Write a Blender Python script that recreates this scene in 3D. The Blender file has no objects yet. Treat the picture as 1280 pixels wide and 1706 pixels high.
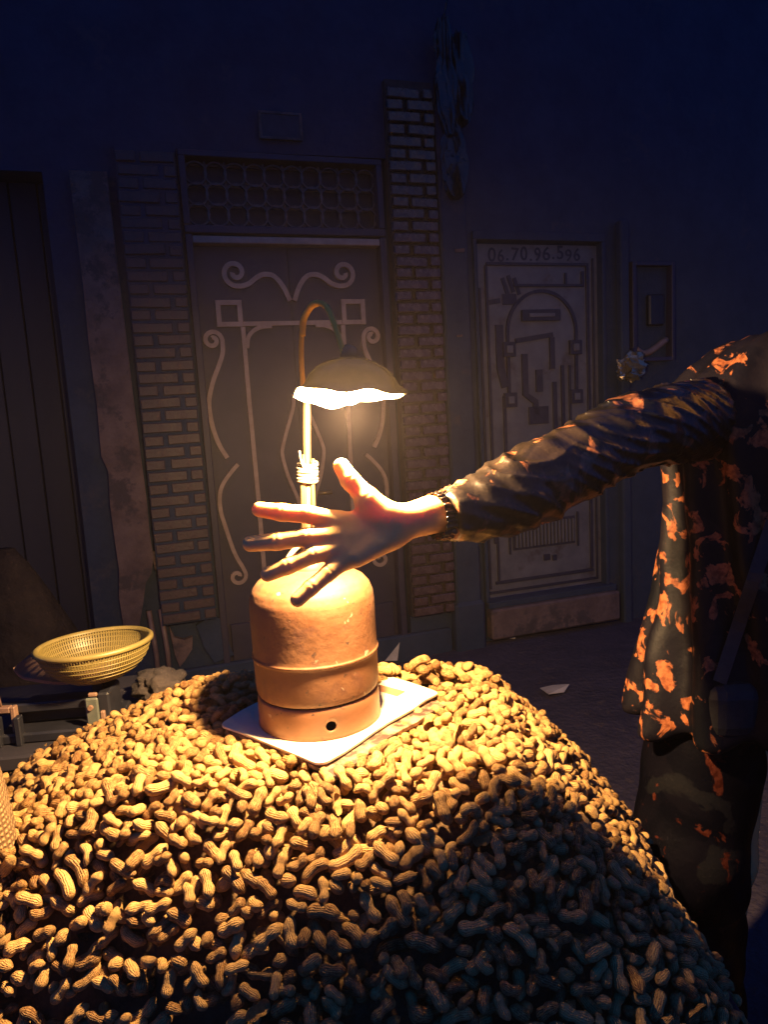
import bpy, bmesh, math, random
import numpy as np
from mathutils import Vector, Matrix
from mathutils.bvhtree import BVHTree

random.seed(4)
rng = np.random.default_rng(11)
scene = bpy.context.scene
COL = scene.collection
R_ = math.radians

# ------------------------------------------------------------------ camera, night, exposure
FPX, PITCH, ROLL, CAMZ = 1200.0, R_(8.0), R_(3.3), 1.5
cam_d = bpy.data.cameras.new("camera")
cam = bpy.data.objects.new("camera", cam_d)
COL.objects.link(cam)
cam_d.sensor_fit = 'VERTICAL'
cam_d.sensor_height = 36.0
cam_d.lens = 36.0 * FPX / 1706.0
cam_d.clip_start = 0.02
cam_d.clip_end = 200
_D = Vector((0, math.cos(PITCH), -math.sin(PITCH)))
_r0, _u0 = Vector((1, 0, 0)), Vector((0, math.sin(PITCH), math.cos(PITCH)))
_R = math.cos(ROLL) * _r0 - math.sin(ROLL) * _u0
_U = math.cos(ROLL) * _u0 + math.sin(ROLL) * _r0
m3 = Matrix((_R, _U, -_D)).transposed()
cam.matrix_world = Matrix.Translation((0, 0, CAMZ)) @ m3.to_4x4()
scene.camera = cam

LAMP_WATTS = 165.0
LAMP_COLOR = (1.0, 0.62, 0.27)
NIGHT = (0.000, 0.044, 0.235)
HAZE = 0.0016

world = bpy.data.worlds.new("World")
scene.world = world
world.use_nodes = True
_bg = world.node_tree.nodes["Background"]
_bg.inputs[0].default_value = (*NIGHT, 1)
_bg.inputs[1].default_value = 1.0

scene.view_settings.view_transform = 'Standard'
scene.view_settings.look = 'None'
scene.view_settings.exposure = 0.0
scene.view_settings.gamma = 1.0
scene.cycles.use_denoising = True
scene.cycles.sample_clamp_indirect = 4.0
scene.cycles.max_bounces = 6
scene.cycles.diffuse_bounces = 3
scene.cycles.volume_bounces = 1
scene.cycles.caustics_reflective = False
scene.cycles.caustics_refractive = False


def at(px, py, Y):
    """world point seen at photograph pixel (px, py) at forward distance Y"""
    d = _D + _R * ((px - 640) / FPX) - _U * ((py - 853) / FPX)
    return Vector((0, 0, CAMZ)) + d * (Y / d.y)


# ------------------------------------------------------------------ helpers
def tag(o, label=None, cat=None, group=None, kind=None):
    if label: o["label"] = label
    if cat: o["category"] = cat
    if group: o["group"] = group
    if kind: o["kind"] = kind
    return o


def link(name, me, m=None, parent=None):
    o = bpy.data.objects.new(name, me)
    COL.objects.link(o)
    if m is not None and me is not None and not me.materials:
        me.materials.append(m)
    if parent is not None:
        o.parent = parent
    return o


def empty(name, loc=(0, 0, 0), rz=0.0):
    o = bpy.data.objects.new(name, None)
    COL.objects.link(o)
    o.location = loc
    o.rotation_euler = (0, 0, rz)
    o.empty_display_size = 0.05
    return o


def mesh(name, v, f, smooth=False):
    me = bpy.data.meshes.new(name)
    me.from_pydata([tuple(map(float, p)) for p in v], [], [tuple(map(int, q)) for q in f])
    me.update()
    if smooth:
        me.polygons.foreach_set("use_smooth", [True] * len(me.polygons))
    return me


def np_mesh(name, v, f4, smooth=True):
    me = bpy.data.meshes.new(name)
    v = np.asarray(v, np.float32); f4 = np.asarray(f4, np.int32)
    n = f4.shape[1]
    me.vertices.add(len(v)); me.vertices.foreach_set("co", v.ravel())
    me.loops.add(f4.size); me.loops.foreach_set("vertex_index", f4.ravel())
    me.polygons.add(len(f4))
    me.polygons.foreach_set("loop_start", np.arange(0, f4.size, n, dtype=np.int32))
    if smooth:
        me.polygons.foreach_set("use_smooth", np.ones(len(f4), bool))
    me.update(calc_edges=True); me.validate()
    return me


def fix_normals(me):
    bm = bmesh.new(); bm.from_mesh(me)
    bmesh.ops.recalc_face_normals(bm, faces=bm.faces[:])
    bm.to_mesh(me); bm.free(); me.update()


def box_me(name, x0, x1, y0, y1, z0, z1, bevel=0.0, seg=1):
    bm = bmesh.new()
    bmesh.ops.create_cube(bm, size=1.0)
    for v in bm.verts:
        v.co = Vector((x0 + (v.co.x + .5) * (x1 - x0), y0 + (v.co.y + .5) * (y1 - y0), z0 + (v.co.z + .5) * (z1 - z0)))
    if bevel > 0:
        bmesh.ops.bevel(bm, geom=bm.edges[:], offset=bevel, segments=seg, affect='EDGES', profile=.5)
    me = bpy.data.meshes.new(name); bm.to_mesh(me); bm.free()
    return me


def box(name, m, parent, *a, bevel=0.0, seg=1):
    return link(name, box_me(name, *a, bevel=bevel, seg=seg), m, parent)


def lathe_me(name, prof, n=48, closed=False):
    v, f = [], []
    for r, z in prof:
        for k in range(n):
            a = 2 * math.pi * k / n
            v.append((r * math.cos(a), r * math.sin(a), z))
    for i in range(len(prof) - 1):
        for k in range(n):
            f.append((i * n + k, i * n + (k + 1) % n, (i + 1) * n + (k + 1) % n, (i + 1) * n + k))
    me = mesh(name, v, f, True)
    return me


def tube_me(name, pts, rad, n=10, caps=True):
    """round tube along points; rad a number or one per point"""
    P = [Vector(p) for p in pts]
    rs = rad if hasattr(rad, "__len__") else [rad] * len(P)
    v, f = [], []
    t0 = (P[1] - P[0]).normalized()
    ref = Vector((0, 0, 1)) if abs(t0.z) < .9 else Vector((1, 0, 0))
    nrm = t0.cross(ref).normalized()
    for i, p in enumerate(P):
        t = (P[min(i + 1, len(P) - 1)] - P[max(i - 1, 0)]).normalized()
        nrm = (nrm - t * nrm.dot(t)).normalized()
        b = t.cross(nrm)
        for k in range(n):
            a = 2 * math.pi * k / n
            v.append(p + (nrm * math.cos(a) + b * math.sin(a)) * rs[i])
    for i in range(len(P) - 1):
        for k in range(n):
            f.append((i * n + k, i * n + (k + 1) % n, (i + 1) * n + (k + 1) % n, (i + 1) * n + k))
    if caps:
        f.append(tuple(range(n - 1, -1, -1)))
        f.append(tuple(range((len(P) - 1) * n, len(P) * n)))
    me = mesh(name, v, f, True)
    return me


def strip_me(name, pts, w, y0, y1):
    """flat bar swept along (x, z) points on a wall, thickness from y0 to y1 (y1 nearer the street, negative)"""
    P = [Vector((p[0], p[1])) for p in pts]
    v, f = [], []
    for i, p in enumerate(P):
        a = P[max(i - 1, 0)]; b = P[min(i + 1, len(P) - 1)]
        t = (b - a).normalized(); nn = Vector((-t.y, t.x))
        l, r = p + nn * w / 2, p - nn * w / 2
        v += [(l.x, y0, l.y), (l.x, y1, l.y), (r.x, y1, r.y), (r.x, y0, r.y)]
    for i in range(len(P) - 1):
        for k in range(4):
            f.append((i * 4 + k, i * 4 + (k + 1) % 4, i * 4 + 4 + (k + 1) % 4, i * 4 + 4 + k))
    f.append((0, 1, 2, 3)); f.append(tuple((len(P) - 1) * 4 + k for k in (3, 2, 1, 0)))
    me = mesh(name, v, f); fix_normals(me)
    return me


def prism_me(name, poly, y0, y1):
    """(x, z) outline extruded in y"""
    n = len(poly)
    v = [(x, y0, z) for x, z in poly] + [(x, y1, z) for x, z in poly]
    f = [tuple(range(n)), tuple(range(2 * n - 1, n - 1, -1))]
    f += [(i, (i + 1) % n, n + (i + 1) % n, n + i) for i in range(n)]
    me = mesh(name, v, f); fix_normals(me)
    return me


def spline(pts, n=8):
    """Catmull-Rom through points (any dimension)"""
    P = [np.array(p, float) for p in pts]
    P = [2 * P[0] - P[1]] + P + [2 * P[-1] - P[-2]]
    out = []
    for i in range(1, len(P) - 2):
        for k in range(n):
            t = k / n
            a, b, c, d = P[i - 1], P[i], P[i + 1], P[i + 2]
            out.append(.5 * (2 * b + (c - a) * t + (2 * a - 5 * b + 4 * c - d) * t * t + (3 * b - a - 3 * c + d) * t ** 3))
    out.append(P[-2])
    return out


# ------------------------------------------------------------------ materials
def mat(name, c1, c2=None, rough=.7, scale=8, detail=6, bump=0.0, bscale=40, bdist=.002, metal=0.0, lo=.35, hi=.65,
        spec=.5, c3=None, s3=3.0, lo3=.58, hi3=.66, rough2=None, stretch=None):
    m = bpy.data.materials.new(name); m.use_nodes = True
    nt = m.node_tree; N = nt.nodes; L = nt.links
    b = N["Principled BSDF"]
    b.inputs["Roughness"].default_value = rough
    b.inputs["Metallic"].default_value = metal
    b.inputs["Specular IOR Level"].default_value = spec
    tc = N.new("ShaderNodeTexCoord")
    src = tc.outputs["Object"]
    if stretch:
        mp = N.new("ShaderNodeMapping"); mp.inputs["Scale"].default_value = stretch
        L.new(src, mp.inputs[0]); src = mp.outputs[0]
    out = None
    if c2 is None:
        b.inputs["Base Color"].default_value = (*c1, 1)
    else:
        nz = N.new("ShaderNodeTexNoise"); nz.inputs["Scale"].default_value = scale; nz.inputs["Detail"].default_value = detail
        nz.inputs["Roughness"].default_value = .65
        L.new(src, nz.inputs["Vector"])
        rp = N.new("ShaderNodeValToRGB")
        rp.color_ramp.elements[0].position = lo; rp.color_ramp.elements[0].color = (*c1, 1)
        rp.color_ramp.elements[1].position = hi; rp.color_ramp.elements[1].color = (*c2, 1)
        L.new(nz.outputs[0], rp.inputs[0]); out = rp.outputs[0]
        if rough2 is not None:
            mr = N.new("ShaderNodeMapRange"); mr.inputs[1].default_value = lo; mr.inputs[2].default_value = hi
            mr.inputs[3].default_value = rough; mr.inputs[4].default_value = rough2
            L.new(nz.outputs[0], mr.inputs[0]); L.new(mr.outputs[0], b.inputs["Roughness"])
        if c3 is not None:
            n3 = N.new("ShaderNodeTexNoise"); n3.inputs["Scale"].default_value = s3; n3.inputs["Detail"].default_value = 8
            n3.inputs["Roughness"].default_value = .7
            L.new(src, n3.inputs["Vector"])
            r3 = N.new("ShaderNodeMapRange"); r3.inputs[1].default_value = lo3; r3.inputs[2].default_value = hi3
            L.new(n3.outputs[0], r3.inputs[0])
            mx = N.new("ShaderNodeMix"); mx.data_type = 'RGBA'
            L.new(r3.outputs[0], mx.inputs[0]); L.new(out, mx.inputs[6]); mx.inputs[7].default_value = (*c3, 1)
            out = mx.outputs[2]
        L.new(out, b.inputs["Base Color"])
    if bump > 0:
        bn = N.new("ShaderNodeTexNoise"); bn.inputs["Scale"].default_value = bscale; bn.inputs["Detail"].default_value = 6
        L.new(src, bn.inputs["Vector"])
        bp = N.new("ShaderNodeBump"); bp.inputs["Strength"].default_value = bump; bp.inputs["Distance"].default_value = bdist
        L.new(bn.outputs[0], bp.inputs["Height"]); L.new(bp.outputs[0], b.inputs["Normal"])
    return m


def peanut_mat(name, dark=1.0):
    m = bpy.data.materials.new(name); m.use_nodes = True
    nt = m.node_tree; N = nt.nodes; L = nt.links
    b = N["Principled BSDF"]; b.inputs["Roughness"].default_value = .62; b.inputs["Specular IOR Level"].default_value = .35
    uv = N.new("ShaderNodeUVMap"); uv.uv_map = "shell"
    nz = N.new("ShaderNodeTexNoise"); nz.inputs["Scale"].default_value = 7; nz.inputs["Detail"].default_value = 5
    L.new(uv.outputs[0], nz.inputs["Vector"])
    sep = N.new("ShaderNodeSeparateXYZ"); L.new(uv.outputs[0], sep.inputs[0])

    def math_(op, a, b_=None):
        n = N.new("ShaderNodeMath"); n.operation = op
        for i, x in enumerate((a, b_)):
            if x is None: continue
            if isinstance(x, (int, float)): n.inputs[i].default_value = x
            else: L.new(x, n.inputs[i])
        return n.outputs[0]
    # long ridges round the shell, broken by cross links: the net of a peanut shell
    ph = math_('MULTIPLY_ADD', sep.outputs[1], 2 * math.pi * 9)
    ph.node.inputs[2].default_value = 0
    wob = math_('MULTIPLY', nz.outputs[0], 5.0)
    ridge = math_('ABSOLUTE', math_('SINE', math_('ADD', ph, wob)))
    cx = math_('MULTIPLY', sep.outputs[0], 2 * math.pi * 6)
    wob2 = math_('MULTIPLY', nz.outputs[0], 11.0)
    cross = math_('ABSOLUTE', math_('SINE', math_('ADD', cx, wob2)))
    net = math_('MAXIMUM', math_('POWER', ridge, 2.0), math_('MULTIPLY', math_('POWER', cross, 5.0), .75))
    h = math_('ADD', net, math_('MULTIPLY', nz.outputs[0], 1.0))
    bp = N.new("ShaderNodeBump"); bp.inputs["Strength"].default_value = .8; bp.inputs["Distance"].default_value = .0016
    L.new(h, bp.inputs["Height"]); L.new(bp.outputs[0], b.inputs["Normal"])
    rp = N.new("ShaderNodeValToRGB")
    rp.color_ramp.elements[0].position = .15; rp.color_ramp.elements[0].color = (.135, .058, .018, 1)
    rp.color_ramp.elements[1].position = .75; rp.color_ramp.elements[1].color = (.56, .335, .12, 1)
    tone = math_('MULTIPLY', net, .30)
    at_ = N.new("ShaderNodeAttribute"); at_.attribute_name = "tone"
    oi = N.new("ShaderNodeObjectInfo")
    t1 = math_('ADD', tone, math_('MULTIPLY', at_.outputs["Fac"], .58))
    t2 = math_('ADD', t1, math_('MULTIPLY', oi.outputs["Random"], .12))
    t3 = math_('ADD', t2, math_('MULTIPLY', math_('SUBTRACT', nz.outputs[0], .5), .9))
    L.new(t3, rp.inputs[0]); L.new(rp.outputs[0], b.inputs["Base Color"])
    return m


def camo_mat(name, base, base2, patch, dark, rough=.55, scale=9.0, lo=.60, spec=.4):
    m = bpy.data.materials.new(name); m.use_nodes = True
    nt = m.node_tree; N = nt.nodes; L = nt.links
    b = N["Principled BSDF"]; b.inputs["Roughness"].default_value = rough; b.inputs["Specular IOR Level"].default_value = spec
    tc = N.new("ShaderNodeTexCoord")

    def blob(sc, off, l, h, stretch):
        mp = N.new("ShaderNodeMapping"); mp.inputs["Location"].default_value = off; mp.inputs["Scale"].default_value = stretch
        mp.inputs["Rotation"].default_value = (.3, .5, .2)
        L.new(tc.outputs["Object"], mp.inputs[0])
        n = N.new("ShaderNodeTexNoise"); n.inputs["Scale"].default_value = sc; n.inputs["Detail"].default_value = 6
        n.inputs["Roughness"].default_value = .52; n.inputs["Distortion"].default_value = .6
        L.new(mp.outputs[0], n.inputs["Vector"])
        r = N.new("ShaderNodeMapRange"); r.inputs[1].default_value = l; r.inputs[2].default_value = h
        L.new(n.outputs[0], r.inputs[0]); return r.outputs[0]

    def mix(f, a, c):
        mx = N.new("ShaderNodeMix"); mx.data_type = 'RGBA'; L.new(f, mx.inputs[0])
        if isinstance(a, tuple): mx.inputs[6].default_value = (*a, 1)
        else: L.new(a, mx.inputs[6])
        mx.inputs[7].default_value = (*c, 1); return mx.outputs[2]
    c = mix(blob(5, (3, 1, 7), .5, .52, (1, 1, 1)), base, base2)
    c = mix(blob(7, (9, 4, 2), .55, .57, (1, 1, 1)), c, dark)
    f_ = blob(scale, (1, 8, 3), lo, lo + .03, (1, 1, .8))
    mo = N.new("ShaderNodeTexNoise"); mo.inputs["Scale"].default_value = 95; mo.inputs["Detail"].default_value = 5
    L.new(tc.outputs["Object"], mo.inputs["Vector"])
    mr_ = N.new("ShaderNodeMapRange"); mr_.inputs[1].default_value = .42; mr_.inputs[2].default_value = .62
    L.new(mo.outputs[0], mr_.inputs[0])
    pc = N.new("ShaderNodeMix"); pc.data_type = 'RGBA'; L.new(mr_.outputs[0], pc.inputs[0])
    pc.inputs[6].default_value = (*patch, 1); pc.inputs[7].default_value = (patch[0] * .5, patch[1] * .42, patch[2] * .42, 1)
    mz = N.new("ShaderNodeMix"); mz.data_type = 'RGBA'; L.new(f_, mz.inputs[0]); L.new(c, mz.inputs[6]); L.new(pc.outputs[2], mz.inputs[7])
    c = mz.outputs[2]
    L.new(c, b.inputs["Base Color"])
    n = N.new("ShaderNodeTexNoise"); n.inputs["Scale"].default_value = 160; n.inputs["Detail"].default_value = 4
    L.new(tc.outputs["Object"], n.inputs["Vector"])
    n2 = N.new("ShaderNodeTexNoise"); n2.inputs["Scale"].default_value = 30; n2.inputs["Detail"].default_value = 3
    L.new(tc.outputs["Object"], n2.inputs["Vector"])
    ad = N.new("ShaderNodeMath"); ad.operation = 'MULTIPLY_ADD'; ad.inputs[1].default_value = .25
    L.new(n.outputs[0], ad.inputs[0]); L.new(n2.outputs[0], ad.inputs[2])
    bp = N.new("ShaderNodeBump"); bp.inputs["Strength"].default_value = .45; bp.inputs["Distance"].default_value = .004
    L.new(ad.outputs[0], bp.inputs["Height"]); L.new(bp.outputs[0], b.inputs["Normal"])
    return m


def emit(name, c, s):
    m = bpy.data.materials.new(name); m.use_nodes = True
    b = m.node_tree.nodes["Principled BSDF"]
    b.inputs["Base Color"].default_value = (.8, .8, .8, 1)
    b.inputs["Emission Color"].default_value = (*c, 1); b.inputs["Emission Strength"].default_value = s
    return m


M = dict(
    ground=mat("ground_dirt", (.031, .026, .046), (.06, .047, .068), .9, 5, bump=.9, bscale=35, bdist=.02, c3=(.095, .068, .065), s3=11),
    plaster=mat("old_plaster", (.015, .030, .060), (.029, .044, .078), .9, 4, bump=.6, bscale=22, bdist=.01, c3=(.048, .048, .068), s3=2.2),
    pale_plaster=mat("pale_plaster", (.105, .066, .06), (.185, .12, .10), .85, 7, bump=.7, bscale=25, bdist=.012, c3=(.07, .05, .05), s3=6, lo3=.50, hi3=.58),
    mortar=mat("mortar", (.03, .022, .02), (.06, .045, .04), .9, 20, bump=.5),
    brick=mat("glazed_brick", (.055, .033, .036), (.11, .066, .06), .10, 12, bump=.5, bscale=45, bdist=.006, rough2=.32),
    brick_b=mat("dull_brick", (.034, .022, .028), (.075, .042, .042), .42, 14, bump=.6, bscale=50, bdist=.006, rough2=.6),
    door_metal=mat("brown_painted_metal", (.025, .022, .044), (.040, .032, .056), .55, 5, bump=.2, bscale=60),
    scroll=mat("tan_painted_iron", (.30, .20, .15), (.42, .29, .22), .55, 15, bump=.3, bscale=90),
    grey_metal=mat("grey_painted_metal", (.10, .096, .105), (.155, .145, .15), .6, 6, bump=.3, bscale=70, c3=(.08, .062, .058), s3=5, lo3=.56, hi3=.66),
    groove=mat("black_paint", (.020, .019, .036), (.034, .030, .050), .6, 30),
    dark_wood=mat("dark_wood", (.007, .008, .020), (.014, .013, .028), .7, 6, bump=.4, bscale=30, stretch=(1, 1, .15)),
    cart_wood=mat("cart_wood", (.007, .007, .016), (.015, .013, .024), .8, 8, bump=.5, bscale=30, stretch=(.2, 1, 1)),
    bottle=mat("orange_enamel", (.13, .054, .022), (.18, .084, .038), .5, 14, bump=.35, bscale=90, bdist=.002, c3=(.115, .05, .03), s3=24, lo3=.54, hi3=.66, rough2=.7),
    bottle_foot=mat("foot_enamel", (.17, .070, .030), (.24, .11, .05), .5, 20, bump=.4, bscale=50, bdist=.002, c3=(.18, .08, .045), s3=22, lo3=.56, hi3=.66),
    brass=mat("brass", (.35, .22, .08), (.5, .33, .13), .4, 30, metal=.8),
    black=mat("black_void", (.01, .01, .012)),
    bamboo=mat("pale_cane", (.032, .020, .008), (.065, .042, .018), .5, 6, bump=.3, bscale=60, stretch=(6, 6, .6), bdist=.001),
    cane_dark=mat("brown_cane", (.15, .075, .03), (.24, .13, .055), .5, 6, bump=.3, bscale=60, stretch=(6, 6, .6), bdist=.001),
    string=mat("white_twine", (.11, .09, .062), (.17, .14, .10), .8, 60, bump=.5, bscale=200, bdist=.0008),
    tube=mat("dull_brass_tube", (.50, .33, .06), (.62, .43, .09), .6, 30, spec=.12),
    shade_out=mat("dark_green_enamel", (.075, .07, .042), (.12, .11, .065), .26, 20, bump=.2, bscale=30),
    shade_in=mat("white_enamel", (.40, .37, .31)),
    cable=mat("cream_cable", (.55, .42, .25), None, .5),
    paper=mat("cream_paper", (.68, .60, .44), (.76, .68, .52), .8, 10, bump=.15, bscale=120, bdist=.0005),
    print=mat("brown_print", (.30, .12, .06), (.38, .17, .09), .7, 25),
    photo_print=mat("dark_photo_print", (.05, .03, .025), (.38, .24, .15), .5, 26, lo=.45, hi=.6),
    skin=None,
    yellow=mat("yellow_plastic", (.17, .135, .045), (.23, .18, .06), .42, 20, bump=.05, bscale=80),
    scale_metal=mat("dark_scale_metal", (.008, .009, .016), (.015, .016, .026), .5, 15, bump=.2),
    plate=mat("grey_green_plate", (.07, .085, .08), (.12, .13, .115), .5, 30, bump=.3),
    tray=mat("worn_pink_tray", (.17, .10, .075), (.25, .155, .11), .5, 20),
    sackcloth=None,
    rag=mat("grey_rag", (.022, .018, .022), (.05, .038, .038), .9, 14, bump=.8, bscale=40, bdist=.01),
    litter=mat("scrap_paper", (.45, .38, .30), (.6, .52, .42), .85, 14, bump=.3),
    plastic=mat("black_plastic_film", (.010, .010, .012), None, .16, bump=.8, bscale=26, bdist=.02, spec=.8),
    foil=mat("clear_crinkled_wrap", (.30, .24, .16), (.6, .48, .32), .30, 18, metal=.8, bump=.5, bscale=60, bdist=.006),
    hair=mat("black_hair", (.012, .010, .009), (.022, .018, .015), .5, 60, bump=.8, bscale=120),
    trousers=mat("dark_trousers", (.016, .015, .018), (.026, .024, .027), .85, 12, bump=.5, bscale=60, bdist=.004),
    shoe=mat("dark_shoe", (.015, .013, .012), None, .5),
    dark_cloth=mat("dark_cloth", (.006, .005, .009), (.013, .010, .013), .95, 9, bump=.9, bscale=20, bdist=.02, spec=.05),
    strap=mat("black_webbing", (.010, .010, .012), (.018, .018, .02), .6, 80, bump=.5, bscale=120),
    eye=mat("eye_white", (.6, .55, .5), None, .2),
    peanut=peanut_mat("peanut_shell"),
    underfill=mat("brown_underfill", (.09, .05, .022), (.16, .09, .04), .9, 60, bump=1, bscale=90, bdist=.006),  # plain brown sheet under the heap, seen between the shells
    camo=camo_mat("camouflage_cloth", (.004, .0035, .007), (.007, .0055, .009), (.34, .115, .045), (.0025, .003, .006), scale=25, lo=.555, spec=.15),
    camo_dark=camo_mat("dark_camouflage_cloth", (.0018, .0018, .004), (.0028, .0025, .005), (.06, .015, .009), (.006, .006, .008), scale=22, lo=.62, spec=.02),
    lattice=mat("lattice_iron", (.11, .08, .075), (.16, .115, .10), .6, 20),
    camo_sleeve=camo_mat("camouflage_sleeve", (.007, .005, .004), (.012, .008, .006), (.22, .085, .04), (.003, .003, .004), rough=.30, scale=19, lo=.575, spec=.5),
)


def chip(m, sc, lo, hi, col):
    nt = m.node_tree; N = nt.nodes; L = nt.links; b = N["Principled BSDF"]
    src = b.inputs["Base Color"].links[0].from_socket
    tc = N.new("ShaderNodeTexCoord"); n = N.new("ShaderNodeTexNoise"); n.inputs["Scale"].default_value = sc; n.inputs["Detail"].default_value = 4
    L.new(tc.outputs["Object"], n.inputs["Vector"])
    r = N.new("ShaderNodeMapRange"); r.inputs[1].default_value = lo; r.inputs[2].default_value = hi; L.new(n.outputs[0], r.inputs[0])
    mx = N.new("ShaderNodeMix"); mx.data_type = 'RGBA'; L.new(r.outputs[0], mx.inputs[0]); L.new(src, mx.inputs[6]); mx.inputs[7].default_value = (*col, 1)
    L.new(mx.outputs[2], b.inputs["Base Color"])


for k_ in ("bottle", "bottle_foot"):
    chip(M[k_], 75, .66, .70, (.055, .028, .018))
    chip(M[k_], 46, .69, .72, (.34, .25, .17))
    chip(M[k_], 5, .58, .72, (.12, .055, .03))


def skin_mat():
    m = mat("skin", (.68, .39, .14), (.78, .47, .18), .5, 18, bump=.25, bscale=160, bdist=.0008)
    b = m.node_tree.nodes["Principled BSDF"]
    b.inputs["Subsurface Weight"].default_value = .12
    b.inputs["Subsurface Radius"].default_value = (.022, .019, .014)
    b.inputs["Subsurface Scale"].default_value = 1.0
    return m


M["skin"] = skin_mat()


def burlap():
    m = bpy.data.materials.new("burlap_weave"); m.use_nodes = True
    N = m.node_tree.nodes; L = m.node_tree.links; b = N["Principled BSDF"]; b.inputs["Roughness"].default_value = .9
    uv = N.new("ShaderNodeUVMap"); uv.uv_map = "weave"
    w1 = N.new("ShaderNodeTexWave"); w1.inputs["Scale"].default_value = 13; w1.bands_direction = 'X'; w1.inputs["Distortion"].default_value = 1.2; w1.inputs["Detail Scale"].default_value = 4
    w2 = N.new("ShaderNodeTexWave"); w2.inputs["Scale"].default_value = 13; w2.bands_direction = 'Y'; w2.inputs["Distortion"].default_value = 1.2; w2.inputs["Detail Scale"].default_value = 4
    L.new(uv.outputs[0], w1.inputs[0]); L.new(uv.outputs[0], w2.inputs[0])
    mx = N.new("ShaderNodeMath"); mx.operation = 'MULTIPLY'; L.new(w1.outputs["Fac"], mx.inputs[0]); L.new(w2.outputs["Fac"], mx.inputs[1])
    rp = N.new("ShaderNodeValToRGB"); rp.color_ramp.elements[0].color = (.10, .055, .022, 1); rp.color_ramp.elements[1].color = (.32, .20, .09, 1)
    rp.color_ramp.elements[1].position = .6
    L.new(mx.outputs[0], rp.inputs[0]); L.new(rp.outputs[0], b.inputs["Base Color"])
    bp = N.new("ShaderNodeBump"); bp.inputs["Strength"].default_value = .8; bp.inputs["Distance"].default_value = .003
    L.new(mx.outputs[0], bp.inputs["Height"]); L.new(bp.outputs[0], b.inputs["Normal"])
    return m


M["sackcloth"] = burlap()

# ------------------------------------------------------------------ ground
def build_ground():
    nx, ny = 90, 90
    xs = np.linspace(-8, 8, nx); ys = np.linspace(-4, 8, ny)
    X, Y = np.meshgrid(xs, ys, indexing='ij')
    Z = .012 * (np.sin(X * 2.1 + Y * 1.3) + np.sin(X * 5.3 - Y * 3.1) * .5) - .012
    Z = np.minimum(Z, 0.004)
    v = np.stack([X, Y, Z], -1).reshape(-1, 3)
    i, j = np.meshgrid(np.arange(nx - 1), np.arange(ny - 1), indexing='ij')
    a = (i * ny + j).ravel()
    g = link("ground", np_mesh("ground", v, np.stack([a, a + ny, a + ny + 1, a + 1], 1)), M["ground"])
    tag(g, "dark unpaved alley ground between cart and house wall", kind="structure")


build_ground()

# ------------------------------------------------------------------ house front (local x along the wall, -y to the street)
house = empty("house_facade", (0.75, 4.5, 0), R_(18))
tag(house, "dark old house front with two doors and brick pilasters behind the heap", "house")


def wall_mesh():
    """plaster wall with the two door openings left out"""
    xs = [-6.5, -3.6, -2.50, -1.79, -.68, -.15, .755, 6.5]
    zs = [0 - .05, .27, 2.46, 2.88, 2.46, 5.4]
    v, f = [], []

    def quad(x0, x1, z0, z1):
        nx = max(1, int((x1 - x0) / .25)); nz = max(1, int((z1 - z0) / .25))
        b = len(v)
        for i in range(nx + 1):
            for k in range(nz + 1):
                x = x0 + (x1 - x0) * i / nx; z = z0 + (z1 - z0) * k / nz
                v.append((x, .012 * math.sin(x * 3.1 + z * 2.3), z))
        for i in range(nx):
            for k in range(nz):
                a = b + i * (nz + 1) + k
                f.append((a, a + nz + 1, a + nz + 2, a + 1))
    quad(-6.5, -3.45, -.05, 5.4)
    quad(-3.45, -2.45, 2.75, 5.4)
    quad(-2.45, -1.80, -.05, 5.4)
    quad(-1.80, -.66, 2.90, 5.4)
    quad(-.66, -.15, -.05, 5.4)
    quad(-.15, .76, 2.47, 5.4)
    quad(-.15, .76, -.05, .02)
    quad(.76, 6.5, -.05, 5.4)
    me = mesh("plaster_wall", v, f, False)
    return me


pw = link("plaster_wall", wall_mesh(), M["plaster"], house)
sol = pw.modifiers.new("thick", 'SOLIDIFY'); sol.thickness = .25; sol.offset = -1
# which side is the street is fixed here so the wall thickens away from it
fix_n = pw.data
for p in fix_n.polygons:
    pass
sol.offset = -1

# far left dark boarded doorway
shut = link("boarded_shutter", box_me("boarded_shutter", -3.50, -2.40, .20, .24, -.05, 2.80), M["dark_wood"], house)
pb = box_me("board", 0, .13, .165, .195, 0, 2.75, bevel=.004)
for i in range(8):
    o = link("board", pb, M["dark_wood"], shut); o.location = (-3.44 + i * .135, -.0 + random.uniform(-.004, .004), 0)

# pale plaster jamb, broken away at the foot, and the hooked patch beside it
jag = lambda pts: pts
outl = [(-2.325, 2.75), (-2.318, 2.2), (-2.322, 1.9), (-2.316, 1.60), (-2.322, 1.35), (-2.296, 1.27), (-2.306, 1.1), (-2.303, .95), (-2.297, .75),
        (-2.312, .6), (-2.305, .42), (-2.30, .30), (-2.225, .30), (-2.224, .44), (-2.195, .55), (-2.17, .66), (-2.135, .71), (-2.118, .80), (-2.125, .92),
        (-2.122, 1.1), (-2.13, 1.4), (-2.136, 1.66), (-2.14, 2.0), (-2.146, 2.32), (-2.15, 2.75)]
link("plaster_jamb", prism_me("plaster_jamb", outl, .015, -.055), M["pale_plaster"], house)
hook = [(-2.125, .82), (-2.08, .83), (-2.035, .80), (-2.012, .75), (-2.014, .68), (-2.04, .625), (-2.072, .632), (-2.066, .69), (-2.078, .72), (-2.118, .72)]
link("plaster_patch", prism_me("plaster_patch", hook, .01, -.035), M["pale_plaster"], house)
p2 = [(-2.075, .40), (-2.05, .33), (-2.0, .31), (-1.955, .32), (-1.965, .25), (-2.01, .19), (-2.04, .16), (-2.06, .24)]
link("plaster_patch", prism_me("plaster_patch", p2, .01, -.03), M["pale_plaster"], house)
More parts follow.
